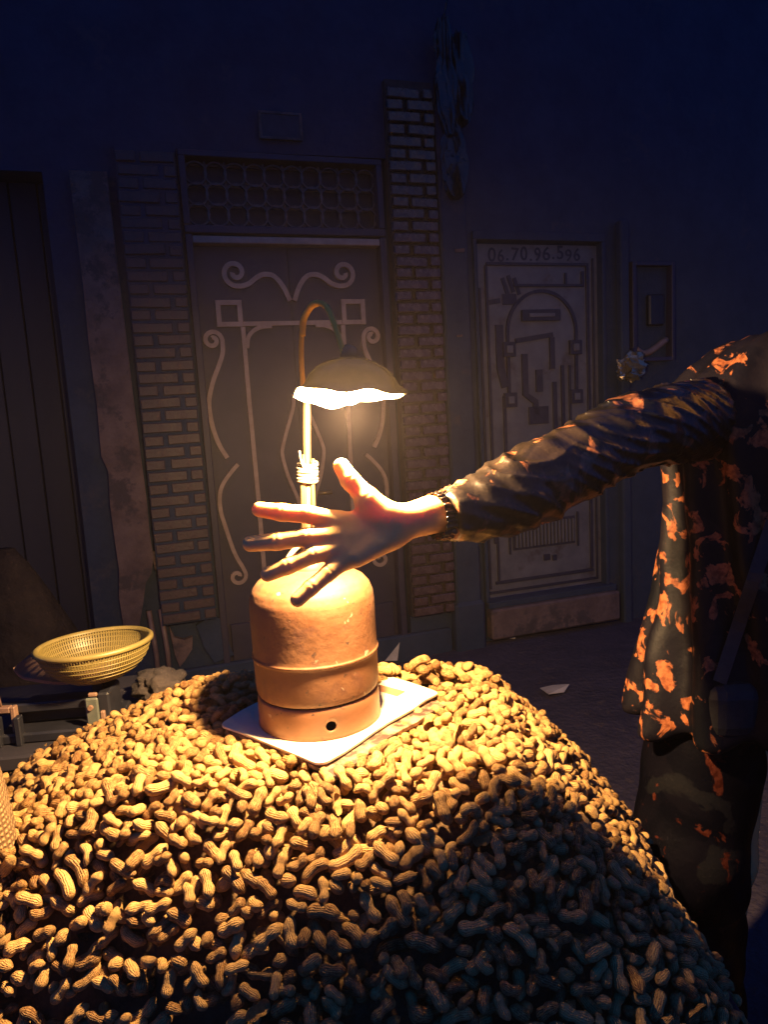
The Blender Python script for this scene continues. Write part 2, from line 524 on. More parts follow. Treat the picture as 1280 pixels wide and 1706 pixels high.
p3 = [(-1.93, .38), (-1.85, .42), (-1.79, .40), (-1.78, .30), (-1.74, .18), (-1.85, .15), (-1.90, .25)]
link("plaster_patch", prism_me("plaster_patch", p3, .01, -.028), M["plaster"], house)
link("plaster_patch", prism_me("plaster_patch", [(-1.93, 2.19), (-1.85, 2.20), (-1.84, 2.07), (-1.925, 2.06)], .01, -.07), M["pale_plaster"], house)
# thin vertical pipe beads beside the jamb foot
for xx in (-2.16, -2.10):
    link("pipe", tube_me("pipe", [(xx, -.03, 0), (xx + .005, -.03, .25), (xx - .01, -.03, .5)], .014, 8), M["tray"], house)


# brick pilasters: every brick its own object
def pilaster(x0, x1, z0, z1, m, name):
    t = link("brick_pilaster", box_me("brick_pilaster", x0 + .004, x1 - .004, -.055 if name == "r" else -.078, .02, z0, z1), M["mortar"] if name == "r" else M["plaster"], house)
    w = x1 - x0
    bms = []
    for fr in (.36, .60, .25, .5, .71):
        bms.append((fr, box_me("brick", 0, fr * w - .012, -.088, -.05, 0, .050, bevel=.004)))
    c = .064
    n = int((z1 - z0) / c)
    for k in range(n):
        a, b2 = (.36, .60) if k % 2 else (.71, .25)
        x = x0
        for fr in (a, b2):
            me = [q for q in bms if q[0] == fr][0][1]
            o = link("brick", me, m, t)
            o.location = (x + .006 + random.uniform(-.003, .003), random.uniform(-.004, .005), z0 + k * c + .007)
            o.rotation_euler = (random.gauss(0, .012), random.gauss(0, .012), random.gauss(0, .02))
            x += fr * w + .012
    return t


pilaster(-.665, -.385, .25, 3.30, M["brick"], "r")
pilaster(-2.11, -1.815, .42, 2.9, M["brick_b"], "l")

# ---- brown metal double door with tan scroll ironwork
UC = -1.245
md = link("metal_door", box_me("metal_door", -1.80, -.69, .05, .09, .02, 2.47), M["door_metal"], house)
md["label"] = "brown sheet-metal door with tan iron scrolls"
fr = [(-1.80, -1.762), (-.728, -.69)]
for a, b in fr:
    box("door_frame", M["door_metal"], md, a, b, -.03, .05, .02, 2.47, bevel=.004)
box("door_frame", M["scroll"], md, -1.762, -.728, -.025, .05, 2.425, 2.462, bevel=.004)
box("lintel_bar", M["door_metal"], md, -1.80, -.69, -.03, .09, 2.475, 2.515, bevel=.004)
box("leaf_seam", M["groove"], md, UC - .006, UC + .006, .042, .051, .04, 2.42)
box("kick_plate", M["door_metal"], md, -1.74, -.75, .03, .05, .06, .34, bevel=.004)
YB0, YB1 = .05, .028


def spiral(cx, cz, r0, r1, a_end, turns, ccw):
    out = []
    n = int(22 * turns)
    for i in range(n + 1):
        t = i / n
        r = r0 + (r1 - r0) * t
        a = a_end - (1 - t) * turns * 2 * math.pi * (1 if ccw else -1)
        out.append((cx + r * math.cos(a), cz + r * math.sin(a)))
    return out


def both(name, pts, w=.026):
    for s in (1, -1):
        q = pts if s == 1 else [(2 * UC - x, z) for x, z in pts]
        link(name, strip_me(name, q, w, YB0, YB1), M["scroll"], md)


top = spiral(-1.548, 2.285, .014, .070, -math.pi / 2, 1.25, True) + [tuple(p) for p in spline([(-1.52, 2.214), (-1.477, 2.228), (-1.43, 2.262), (-1.385, 2.277), (-1.335, 2.265), (-1.29, 2.21), (-1.258, 2.135)], 6)]
both("scroll", top)
sq = [(-1.655, 2.128), (-1.54, 2.128), (-1.54, 2.013), (-1.655, 2.013), (-1.655, 2.128)]
for s in (1, -1):
    q = sq if s == 1 else [(2 * UC - x, z) for x, z in sq]
    me = mesh("square_frame", [], [])
    bm = bmesh.new()
    xs = [p[0] for p in q]; zs = [p[1] for p in q]
    x0, x1, z0, z1 = min(xs), max(xs), min(zs), max(zs)
    w = .026
    for (a, b, c, d) in ((x0 - w / 2, x1 + w / 2, z1 - w / 2, z1 + w / 2), (x0 - w / 2, x1 + w / 2, z0 - w / 2, z0 + w / 2), (x0 - w / 2, x0 + w / 2, z0 + w / 2, z1 - w / 2), (x1 - w / 2, x1 + w / 2, z0 + w / 2, z1 - w / 2)):
        g = bmesh.ops.create_cube(bm, size=1.0)["verts"]
        for v in g:
            v.co = Vector((a + (v.co.x + .5) * (b - a), YB1 + (v.co.y + .5) * (YB0 - YB1), c + (v.co.z + .5) * (d - c)))
    bm.to_mesh(me); bm.free()
    link("square_frame", me, M["scroll"], md)
box("cross_bar", M["scroll"], md, -1.525, -.965, YB1 + .002, YB0, 2.002, 2.026)
both("upright_bar", [(-1.53, 1.998), (-1.529, 1.6), (-1.522, 1.0), (-1.522, .62)], .024)
both("bracket", [tuple(p) for p in spline([(-1.37, 2.0), (-1.43, 1.995), (-1.475, 1.975), (-1.505, 1.94), (-1.516, 1.885)], 6)], .022)
S1 = spiral(-1.70, 1.930, .012, .052, 0, 1.3, False) + [tuple(p) for p in spline([(-1.648, 1.90), (-1.652, 1.86), (-1.675, 1.80), (-1.714, 1.716), (-1.742, 1.63), (-1.749, 1.56), (-1.738, 1.455), (-1.711, 1.361), (-1.675, 1.29)], 5)]
both("scroll", S1, .024)
S2 = [tuple(p) for p in spline([(-1.62, 1.25), (-1.654, 1.217), (-1.71, 1.15), (-1.735, 1.083), (-1.737, 1.0), (-1.722, .92), (-1.682, .755), (-1.64, .66)], 5)] + spiral(-1.675, .615, .05, .012, math.pi * 2.0, 1.1, False)[::1]
both("scroll", S2, .022)
S3 = [tuple(p) for p in spline([(-1.275, 1.62), (-1.285, 1.546), (-1.33, 1.42), (-1.36, 1.33), (-1.366, 1.278), (-1.345, 1.17), (-1.319, 1.094), (-1.29, 1.0), (-1.285, .9)], 5)]
both("scroll", S3, .02)
S4 = [tuple(p) for p in spline([(-1.285, .84), (-1.34, .74), (-1.40, .62), (-1.41, .5), (-1.36, .42), (-1.30, .40)], 5)]
both("scroll", S4, .02)
# round lock rosette
link("door_handle", tube_me("door_handle", [(-1.17, .05, 1.05), (-1.17, .0, 1.05), (-1.10, -.005, 1.05)], .011, 8), M["brass"], md)

# ---- lattice transom above it
tr = link("lattice_transom", box_me("lattice_transom", -1.80, -.69, .10, .13, 2.52, 2.88), M["groove"], house)
for (a, b, c, d) in ((-1.80, -.69, 2.86, 2.89), (-1.80, -1.765, 2.52, 2.86), (-.725, -.69, 2.52, 2.86)):
    box("frame_bar", M["door_metal"], tr, a, b, -.02, .10, c, d, bevel=.003)
ring_me = None
rp_ = [(.056 * math.cos(2 * math.pi * k / 20), .056 * math.sin(2 * math.pi * k / 20)) for k in range(20)]
v, f = [], []
for k in range(20):
    for rr in (.053, .060):
        for yy in (.035, .055):
            a = 2 * math.pi * k / 20
            v.append((rr * math.cos(a), yy, rr * math.sin(a)))
for k in range(20):
    a = k * 4; b = ((k + 1) % 20) * 4
    f += [(a, b, b + 2, a + 2), (a + 1, a + 3, b + 3, b + 1), (a, a + 1, b + 1, b), (a + 2, b + 2, b + 3, a + 3)]
ring_me = mesh("lattice_ring", v, f); fix_normals(ring_me)
for i in range(10):
    for k in range(3):
        o = link("lattice_ring", ring_me, M["lattice"], tr)
        o.location = (-1.712 + i * .104, 0, 2.585 + k * .104)
for i in range(11):
    x = -1.764 + i * .104
    box("lattice_bar", M["lattice"], tr, x - .006, x + .006, .058, .07, 2.52, 2.86)
for k in range(4):
    z = 2.533 + k * .104
    box("lattice_bar", M["lattice"], tr, -1.762, -.728, .0715, .082, z - .006, z + .006)

# ---- small name plate high on the wall
pl = link("name_plate", box_me("name_plate", -1.365, -1.135, -.02, .012, 2.965, 3.10, bevel=.004), M["groove"], house)
for (a, b, c, d) in ((-1.365, -1.135, 3.09, 3.102), (-1.365, -1.135, 2.963, 2.975), (-1.367, -1.353, 2.975, 3.09), (-1.147, -1.133, 2.975, 3.09)):
    box("plate_rim", M["pale_plaster"], pl, a, b, -.026, -.019, c, d)

# ---- dark plaster column strip right of the brick
box("plaster_column", M["plaster"], house, -.372, -.205, -.075, .0, -.05, 3.2, bevel=.012)
box("column_base", M["plaster"], house, -.39, -.19, -.10, .0, -.05, .30, bevel=.02)
chip = [(-.245, 1.02), (-.205, 1.03), (-.20, .75), (-.205, .56), (-.235, .60), (-.262, .68), (-.275, .76), (-.25, .82), (-.262, .93)]
for q in ([(-.29, 2.40), (-.23, 2.405), (-.232, 2.385), (-.288, 2.383)], [(-.30, 1.915), (-.265, 1.917), (-.268, 1.905), (-.30, 1.903)]):
    link("chipped_edge", prism_me("chipped_edge", q, -.07, -.083), M["pale_plaster"], house)

# ---- grey metal door with black mouldings and a painted phone number
gd = link("metal_door", box_me("metal_door", -.125, .742, .03, .08, .27, 2.458), M["grey_metal"], house)
gd["label"] = "pale grey metal door with black mouldings and a painted phone number"
YG0, YG1 = .03, .016


def gline(name, pts, w=.022, m="groove", y1=YG1):
    link(name, strip_me(name, pts, w, YG0, y1), M[m], gd)


def gbox(name, a, b, c, d, m="groove", y1=YG1):
    box(name, M[m], gd, a, b, y1, YG0, c, d, bevel=.002)


box("door_frame", M["plaster"], gd, -.150, -.125, -.03, .08, .02, 2.47, bevel=.004)
box("door_frame", M["plaster"], gd, .742, .768, -.03, .08, .02, 2.47, bevel=.004)
box("door_frame", M["plaster"], gd, -.150, .768, -.03, .08, 2.47, 2.52, bevel=.004)
# outer moulding
gbox("moulding", -.045, .655, 2.332, 2.350)
gbox("moulding", -.055, -.037, .62, 2.332); gbox("moulding", .655, .675, .38, 2.350)
gbox("moulding", -.10, -.085, .33, 2.20); gbox("moulding", .700, .712, .30, 2.38)
gbox("moulding", -.055, .675, .355, .375); gbox("moulding", -.037, -.022, .375, .66)
gbox("moulding", -.10, .712, .296, .312)
gbox("moulding", .14, .64, 2.205, 2.222); gbox("moulding", .62, .64, 2.222, 2.30)
gbox("moulding", .50, .515, 2.222, 2.29)
# arch with bosses
arch = [(.085, 1.50), (.086, 1.88)] + [(.331 - .245 * math.cos(a), 1.93 + .25 * math.sin(a)) for a in np.linspace(0, math.pi, 22)] + [(.575, 1.88), (.572, 1.50)]
gline("arch_moulding", arch, .020)
for (a, b) in ((.565, 1.83), (.09, 1.83), (.565, 1.52), (.09, 1.52)):
    gbox("boss", a - .042, a + .042, b - .045, b + .045, "groove", .004)
    gbox("boss_centre", a - .02, a + .02, b - .022, b + .022, "grey_metal", -.002)
gbox("letter_box", .186, .456, 1.998, 2.066, "groove", .006)
gbox("letter_slot", .235, .415, 2.022, 2.044, "grey_metal", .001)
gline("step_moulding", [(.14, 1.880), (.404, 1.913)], .03)
gline("step_moulding", [(.398, 1.897), (.398, 1.70)], .034)
gline("step_moulding", [(.20, 1.80), (.20, 1.55), (.27, 1.50), (.27, 1.42)], .04)
gline("step_moulding", [(.30, 1.70), (.30, 1.56)], .045)
gline("step_moulding", [(.47, 1.72), (.47, 1.30)], .022)
gline("step_moulding", [(.03, 1.98), (.03, 1.72), (.06, 1.60)], .05)
gbox("step_moulding", .22, .36, 1.36, 1.47)
gbox("step_moulding", .395, .425, 1.20, 1.62); gbox("step_moulding", .515, .53, 1.0, 1.72)
gbox("step_moulding", .04, .06, .95, 1.55)
# hand mark sprayed on the upper left
for i, (x, z) in enumerate(((.065, 2.26), (.105, 2.275), (.145, 2.26))):
    gline("painted_stroke", [(x, z), (x + .035, z - .10)], .024, y1=.024)
gbox("painted_stroke", .06, .16, 2.10, 2.165, y1=.0245)
gline("painted_stroke", [(-.03, 2.115), (.045, 2.125)], .03, y1=.025)
# ventilation grille with slats
gbox("grille", .079, .538, .562, .745, "groove", .020)
for i in range(17):
    x = .095 + i * .0262
    gbox("slat", x, x + .013, .578, .730, "grey_metal", .008)
gbox("moulding", .05, .062, .54, .77); gbox("moulding", .555, .567, .54, .77)
gbox("tag_plate", .30, .345, .47, .51); gbox("tag_plate", .365, .395, .462, .50)
pv_, pf_ = [], []
pen = 0.0
rl = random.Random(5)
for ch in "06.70.96.596":
    cv = bpy.data.curves.new("digit", 'FONT'); cv.body = ch; cv.size = .105; cv.extrude = .001; cv.offset = .0012
    ob_ = bpy.data.objects.new("digit", cv); COL.objects.link(ob_)
    dm = bpy.data.meshes.new_from_object(ob_); bpy.data.objects.remove(ob_)
    ang, sx, sy = rl.gauss(-.04, .07), rl.uniform(1.0, 1.25), rl.uniform(.92, 1.10)
    w_ = max(v.co.x for v in dm.vertices); b_ = len(pv_); dz = rl.gauss(0, .004)
    for v in dm.vertices:
        x, y = v.co.x * sx, v.co.y * sy
        pv_.append((pen + x * math.cos(ang) - y * math.sin(ang) * .6, -v.co.z, dz + x * math.sin(ang) + y * math.cos(ang)))
    pf_ += [tuple(b_ + q for q in p.vertices) for p in dm.polygons]
    bpy.data.meshes.remove(dm)
    pen += w_ * sx + (.012 if ch != "." else .016)
k_ = .66 / pen
nm_ = mesh("phone_number", [(x * k_, y, z) for x, y, z in pv_], pf_)
to = link("phone_number", nm_, M["groove"], gd)
to.location = (-.030, .0285, 2.366)

# plinth and step below the grey door
box("plinth", M["pale_plaster"], house, -.15, .80, -.10, .03, .03, .225, bevel=.012)
box("step", M["plaster"], house, -.15, .80, -.06, .03, .225, .265, bevel=.004)
box("skirting", M["plaster"], house, -2.30, -.40, -.05, .0, -.05, .14, bevel=.01)
# meter box on the right
mb = link("meter_box", box_me("meter_box", .985, 1.26, .02, .05, 1.74, 2.33), M["black"], house)
for (a, b, c, d) in ((.955, .985, 1.72, 2.35), (1.26, 1.285, 1.72, 2.35), (.985, 1.26, 2.325, 2.35), (.985, 1.26, 1.72, 1.745)):
    box("frame_bar", M["door_metal"], mb, a, b, -.05, .05, c, d, bevel=.003)
box("meter_body", M["scale_metal"], mb, 1.10, 1.22, -.03, .02, 1.95, 2.15, bevel=.01)
link("conduit", tube_me("conduit", spline([(1.0, -.02, 1.80), (1.05, -.02, 1.775), (1.12, -.02, 1.79), (1.24, -.02, 1.86)], 5), .022, 8), M["tray"], mb)
box("corner_post", M["plaster"], house, .86, .925, -.06, .0, -.05, 2.6, bevel=.01)


# ---- black plastic hanging from the wall top
def crumple(name, cx, cz, w, h, seed, depth=.06, n=34, taper=.5):
    r = np.random.default_rng(seed)
    v, f = [], []
    ks = r.normal(0, 1, (10, 3)) * [16, 0, 16]; ph = r.uniform(0, 6.28, 10)
    m = int(n * .8)
    for i in range(n + 1):
        for k in range(m):
            t = i / n; a = 2 * math.pi * k / m
            rad = w / 2 * (.35 + .9 * math.sin(math.pi * min(1, t * .95 + .05)) ** .7 * (1 - taper * (1 - t)))
            x = rad * math.cos(a); y = depth * math.sin(a) * (.5 + t * .6); z = -h * t
            s = sum(math.sin(ks[q][0] * (x + .3 * math.sin(a * 3 + q)) + ks[q][2] * z + ph[q]) for q in range(10)) / 10
            sc = 1 + 1.1 * s
            v.append((cx + x * sc, -.10 + y * sc, cz + z + .02 * s))
    for i in range(n):
        for k in range(m):
            f.append((i * m + k, i * m + (k + 1) % m, (i + 1) * m + (k + 1) % m, (i + 1) * m + k))
    f.append(tuple(range(m))); f.append(tuple(range(n * m, (n + 1) * m)))
    me = mesh(name, v, f, False); fix_normals(me)
    return me


hang = empty("hanging_plastic", house.matrix_world @ Vector((0, 0, 0)))
hang.location = house.location; hang.rotation_euler = house.rotation_euler
tag(hang, "bundle of crumpled black plastic hanging from the wall top beside the brick", "plastic sheet")
link("plastic_bag", crumple("plastic_bag", -.31, 3.62, .12, .62, 3), M["plastic"], hang)
link("plastic_bag", crumple("plastic_bag", -.22, 3.55, .13, .48, 5), M["plastic"], hang)
link("plastic_bag", crumple("plastic_bag", -.28, 3.12, .13, .45, 8), M["plastic"], hang)
link("cord", tube_me("cord", spline([(-.29, -.05, 3.64), (-.27, -.10, 3.8), (-.27, -.03, 4.0)], 4), .006, 6), M["plastic"], hang)

def facet(me, amp, seed):
    r = random.Random(seed)
    for v in me.vertices:
        v.co += Vector((r.gauss(0, amp), r.gauss(0, amp), r.gauss(0, amp)))
    return me


wrap = empty("crinkled_wrap", (0, 0, 0)); wrap.location = house.location; wrap.rotation_euler = house.rotation_euler
tag(wrap, "shiny crinkled wrapper packet hung at the wall behind the raised sleeve", "packet")
link("packet", facet(crumple("packet", .92, 1.775, .15, .17, 21, depth=.04, n=16, taper=.2), .010, 1), M["foil"], wrap)
link("packet", facet(crumple("packet", .83, 1.74, .06, .13, 22, depth=.03, n=12, taper=.2), .007, 2), M["foil"], wrap)
link("hook", tube_me("hook", [(.92, .0, 1.80), (.92, -.09, 1.80), (.92, -.10, 1.75)], .005, 6), M["scale_metal"], wrap)

# ---- street lantern behind the photographer, mirrored in the glazed bricks
sl = empty("street_lamp", (5.1, -1.5, 0))
tag(sl, "tall dim street lamp on a dark pole", "street lamp")
link("pole", tube_me("pole", [(0, 0, 0), (0, 0, 3), (0, 0, 5.36)], [.07, .055, .045], 12), M["scale_metal"], sl)
link("hood", lathe_me("hood", [(.03, 5.75), (.10, 5.73), (.17, 5.68), (.18, 5.66)], 24), M["scale_metal"], sl)
bm = bmesh.new(); bmesh.ops.create_uvsphere(bm, u_segments=20, v_segments=12, radius=.05)
me = bpy.data.meshes.new("globe"); bm.to_mesh(me); bm.free()
gl = link("globe", me, emit("street_globe", (1, .72, .36), 110), sl); gl.location = (0, 0, 5.52)

# ------------------------------------------------------------------ surface nets for the figure
def grid(lo, hi, h):
    ax = [np.arange(a, b + h, h, dtype=np.float32) for a, b in zip(lo, hi)]
    return ax, ax[0][:, None, None], ax[1][None, :, None], ax[2][None, None, :]


def cap(G, a, b, ra, rb, sy=1.0):
    """tapered capsule; sy > 1 flattens it in depth"""
    X, Y, Z = G
    a = np.array(a, np.float32); b = np.array(b, np.float32)
    d = b - a
    dd = np.array([d[0], d[1] * sy, d[2]])
    L2 = float((dd * dd).sum()) + 1e-12
    px, py, pz = X - a[0], (Y - a[1]) * sy, Z - a[2]
    t = np.clip((px * dd[0] + py * dd[1] + pz * dd[2]) / L2, 0, 1)
    return np.sqrt((px - t * dd[0]) ** 2 + (py - t * dd[1]) ** 2 + (pz - t * dd[2]) ** 2) - (ra + (rb - ra) * t)


def ell(G, c, r):
    X, Y, Z = G
    k = np.sqrt(((X - c[0]) / r[0]) ** 2 + ((Y - c[1]) / r[1]) ** 2 + ((Z - c[2]) / r[2]) ** 2)
    return (k - 1) * min(r)


def smin(a, b, k):
    h = np.maximum(k - np.abs(a - b), 0) / k
    return np.minimum(a, b) - h * h * k / 4


def smax(a, b, k):
    return -smin(-a, -b, k)


def nets(F, ax):
    S = F < 0
    nx, ny, nz = F.shape
    c = np.zeros((nx - 1, ny - 1, nz - 1), np.int8)
    for i in (0, 1):
        for j in (0, 1):
            for k in (0, 1):
                c += S[i:nx - 1 + i, j:ny - 1 + j, k:nz - 1 + k]
    act = (c > 0) & (c < 8)
    I = np.argwhere(act)
    idx = -np.ones(act.shape, np.int32); idx[act] = np.arange(len(I))
    acc = np.zeros((len(I), 3)); cnt = np.zeros(len(I))
    corners = [(0, 0, 0), (1, 0, 0), (0, 1, 0), (1, 1, 0), (0, 0, 1), (1, 0, 1), (0, 1, 1), (1, 1, 1)]
    val = [F[I[:, 0] + a, I[:, 1] + b, I[:, 2] + d] for a, b, d in corners]
    for p in range(8):
        for q in range(p + 1, 8):
            A, B = corners[p], corners[q]
            if sum(abs(A[t] - B[t]) for t in range(3)) != 1: continue
            x = (val[p] < 0) != (val[q] < 0)
            t = np.where(x, val[p] / (val[p] - val[q] + 1e-20), 0)
            for e in range(3):
                acc[:, e] += np.where(x, A[e] + (B[e] - A[e]) * t, 0)
            cnt += x
    V = I + acc / cnt[:, None]
    h = ax[0][1] - ax[0][0]
    V = V * h + np.array([ax[0][0], ax[1][0], ax[2][0]])
    faces = []
    for e in range(3):
        s0 = [slice(None)] * 3; s1 = [slice(None)] * 3
        s0[e] = slice(0, -1); s1[e] = slice(1, None)
        A, B = S[tuple(s0)], S[tuple(s1)]
        E = np.argwhere(A != B)
        u, w = (e + 1) % 3, (e + 2) % 3
        ok = (E[:, u] > 0) & (E[:, w] > 0) & (E[:, u] < F.shape[u] - 1) & (E[:, w] < F.shape[w] - 1)
        E = E[ok]
        ins = S[E[:, 0], E[:, 1], E[:, 2]]

        def ci(du, dw):
            Q = E.copy(); Q[:, u] += du; Q[:, w] += dw
            return idx[Q[:, 0], Q[:, 1], Q[:, 2]]
        a, b, c2, d = ci(-1, -1), ci(0, -1), ci(0, 0), ci(-1, 0)
        q = np.stack([a, b, c2, d], 1)
        q[~ins] = q[~ins][:, ::-1]
        faces.append(q)
    return V, np.concatenate(faces)


def waves(seed, n, lo, hi, shape=(1, 1, 1)):
    r = np.random.default_rng(seed)
    k = r.normal(0, 1, (n, 3)); k /= np.linalg.norm(k, axis=1)[:, None]
    k *= r.uniform(lo, hi, n)[:, None] * np.array(shape)
    p = r.uniform(0, 6.28, n)

    def fn(X, Y, Z):
        s = 0
        for i in range(n):
            s = s + np.sin(k[i, 0] * X + k[i, 1] * Y + k[i, 2] * Z + p[i])
        return s / n ** .5
    return fn


K = .95 / 1200


def build_person():
    person = empty("person", (.79, 1.40, 0))
    tag(person, "person in dark camouflage jacket stretching out an open hand beside the lamp", "person")
    # ---------------- hand and forearm, 1.5 mm field
    HS = 1.018
    def hp(x, y, Y): return np.array(at(x, y, Y * HS + .35 * (872 - y) * .0008 * min(1, max(0, (735 - x) / 60)) if Y < 1.0 else Y))
    wrist = hp(655, 876, .962); cuff = hp(728, 860, .987)
    lo = np.array(hp(395, 1015, .9)) - [0, .02, 0]; 
    ax, X, Y, Z = grid((-.206, .875, 1.22), (.114, 1.075, 1.468), .0016)
    G = (X, Y, Z)
    elbow = hp(905, 790, 1.15)
    shoulder = hp(1100, 690, 1.33)
    hcap = lambda G_, a, b, ra, rb, sy=1.0: cap(G_, a, b, ra * HS, rb * HS, sy)
    D = hcap(G, wrist, cuff + (elbow - cuff) * .25, .0225, .0315, 1.22)
    mcp = dict(i=hp(560, 868, .953), m=hp(560, 893, .950), r=hp(564, 915, .951), p=hp(574, 934, .955))
    palm = None
    wst = [hp(655, 864, .962), hp(655, 874, .96), hp(655, 884, .96), hp(656, 892, .963)]
    for (kx, w) in zip("imrp", wst):
        d = hcap(G, w, mcp[kx], .0145, .0118)
        palm = d if palm is None else smin(palm, d, .012)
    # fleshy pads: thumb side and little-finger side
    palm = smin(palm, hcap(G, hp(652, 866, .952), hp(612, 838, .944), .0150, .0138), .014)
    palm = smin(palm, hcap(G, hp(646, 900, .953), hp(596, 930, .950), .0130, .0105), .014)
    palm = smin(palm, hcap(G, hp(566, 872, .948), hp(572, 925, .948), .0085, .0080), .012)
    D = smin(D, palm, .022)

    def finger(ch, rad, Ys):
        P = [hp(x, y, Yq) for (x, y), Yq in zip(ch, Ys)]
        d = None
        for q in range(len(P) - 1):
            c = hcap(G, P[q], P[q + 1], rad[q], rad[q + 1])
            d = c if d is None else smin(d, c, .004)
        # creases on the palm side at the joints
        for q in (1, 2):
            if q >= len(P) - 1: continue
            t = (P[q + 1] - P[q - 1]); t /= np.linalg.norm(t)
            s = (X - P[q][0]) * t[0] + (Y - P[q][1]) * t[1] + (Z - P[q][2]) * t[2]
            rr = (X - P[q][0]) ** 2 + (Y - P[q][1]) ** 2 + (Z - P[q][2]) ** 2
            d = d + .0011 * np.exp(-(s / .0014) ** 2) * (rr < .02 ** 2) * (Y < P[q][1])
        return d
    r = K
    fs = [finger([(562, 868), (512, 857), (470, 854), (432, 849)], [.0134, .0120, .0115, .0102], [.953, .945, .944, .948]),
          finger([(562, 893), (512, 895), (462, 902), (417, 906)], [.0134, .0121, .0117, .0106], [.950, .941, .940, .945]),
          finger([(566, 914), (522, 925), (480, 943), (446, 957)], [.0126, .0113, .0108, .0097], [.950, .938, .934, .936]),
          finger([(576, 932), (547, 955), (518, 979), (496, 999)], [.0120, .0108, .0103, .0097], [.953, .940, .931, .927])]
    for d in fs:
        D = smin(D, d, .0075)
    th = finger([(640, 858), (612, 829), (584, 801), (569, 777)], [.0172, .0142, .0132, .0112], [.950, .946, .944, .947])
    D = smin(D, th, .014)
    # skin fold between thumb and palm
    for (a, b, s) in ((hp(592, 832, .936), hp(585, 850, .933), .0011), (hp(601, 835, .934), hp(607, 872, .928), .0012), (hp(607, 872, .928), hp(640, 898, .936), .0010)):
        D = D + s * np.exp(-(hcap(G, a, b, 0, 0) / .0045) ** 2)
    Vh, Fh = nets(D, ax)
    # ---------------- rest of the body, 11 mm field
    ax2, X, Y, Z = grid((.02, 1.0, -.02), (1.30, 1.80, 1.92), .0115)
    G = (X, Y, Z)
    cx, cy = .80, 1.46
    B = ell(G, (cx, cy, 1.30), (.175, .115, .26))
    B = smin(B, ell(G, (cx, cy, 1.03), (.165, .115, .20)), .08)
    for s in (-1, 1):
        hip = (cx + s * .085, cy, .92); kn = (cx + s * .10, cy - .02, .50); an = (cx + s * .10, cy + .03, .09)
        B = smin(B, cap(G, hip, kn, .085, .058), .05)
        B = smin(B, cap(G, kn, an, .056, .038), .03)
        B = smin(B, cap(G, an, (cx + s * .12, cy - .14, .04), .042, .034), .03)
    sh = np.array((.57, 1.40, 1.445))
    B = smin(B, cap(G, (cx - .08, cy, 1.42), sh, .070, .048), .04)
    B = smin(B, cap(G, sh, elbow, .047, .040), .03)
    B = smin(B, cap(G, elbow, cuff + (elbow - cuff) * .12, .045, .0315), .02)
    ls = np.array((1.0, 1.46, 1.46))
    B = smin(B, cap(G, (cx + .08, cy, 1.44), ls, .075, .062), .05)
    B = smin(B, cap(G, ls, (1.10, 1.46, 1.17), .052, .040), .03)
    B = smin(B, cap(G, (1.10, 1.46, 1.17), (1.09, 1.33, .96), .038, .027), .02)
    B = smin(B, cap(G, (1.09, 1.33, .96), (1.085, 1.29, .87), .034, .024), .02)
    hc = np.array((cx + .095, cy - .03, 1.70))
    B = smin(B, cap(G, (cx + .01, cy, 1.48), hc - [0, -.01, .08], .060, .055), .04)
    Hd = smin(ell(G, hc + [0, .015, .03], (.076, .094, .098)), ell(G, hc + [0, -.03, -.06], (.056, .062, .065)), .05)
    Hd = smin(Hd, cap(G, hc + [0, -.088, .0], hc + [0, -.105, -.035], .010, .015), .015)
    for s in (-1, 1):
        Hd = smax(Hd, -ell(G, hc + [s * .032, -.098, .008], (.020, .016, .014)), .012)
        Hd = smin(Hd, ell(G, hc + [s * .078, .0, -.01], (.010, .022, .032)), .01)
    Hd = smin(Hd, ell(G, hc + [0, -.086, -.068], (.025, .010, .010)), .008)
    B = smin(B, Hd, .02)
    Vb, Fb = nets(B, ax2)
    me = np_mesh("person_body", np.concatenate([Vb, Vh]) - np.array(person.location), np.concatenate([Fb, Fh + len(Vb)]))
    body = link("body", me, M["skin"], person)
    sm = body.modifiers.new("smooth", 'SMOOTH'); sm.factor = .5; sm.iterations = 2
    off = -Vector(person.location)

    def part(name, V, F, m, it=2):
        o = link(name, np_mesh(name, V - np.array(person.location), F), m, person)
        if it:
            s = o.modifiers.new("smooth", 'SMOOTH'); s.factor = .5; s.iterations = it
        return o
    # fingernails on the far side of the finger tips
    for (x, y, Yq) in ((437, 849.5, .957), (422, 905.5, .9545), (450, 955.5, .9455), (499, 996.5, .936), (571, 781, .9565)):
        bm = bmesh.new(); bmesh.ops.create_uvsphere(bm, u_segments=10, v_segments=6, radius=1)
        nm = bpy.data.meshes.new("fingernail"); bm.to_mesh(nm); bm.free()
        o = link("fingernail", nm, M["skin"], person); o.location = at(x, y, Yq * HS + .35 * (872 - y) * .0008) + off; o.scale = (.006, .0015, .005)
    for s in (-1, 1):
        bm = bmesh.new(); bmesh.ops.create_uvsphere(bm, u_segments=14, v_segments=10, radius=.0125)
        nm = bpy.data.meshes.new("eye"); bm.to_mesh(nm); bm.free()
        o = link("eye", nm, M["eye"], person); o.location = Vector(hc + [s * .032, -.083, .008]) + off
    # hair
    axh, X, Y, Z = grid(hc - [.11, .12, .06], hc + [.11, .15, .16], .006)
    G = (X, Y, Z)
    Hh = ell(G, hc + [0, .022, .036], (.086, .103, .105))
    Hh = smax(Hh, -ell(G, hc + [0, -.11, -.03], (.075, .085, .10)), .02)
    Hh = Hh + .004 * waves(5, 6, 60, 120)(X, Y, Z)
    part("hair", *nets(Hh, axh), M["hair"])
    # trousers and shoes
    axt, X, Y, Z = grid((.36, 1.12, .04), (1.26, 1.76, 1.16), .011)
    G = (X, Y, Z); T = None
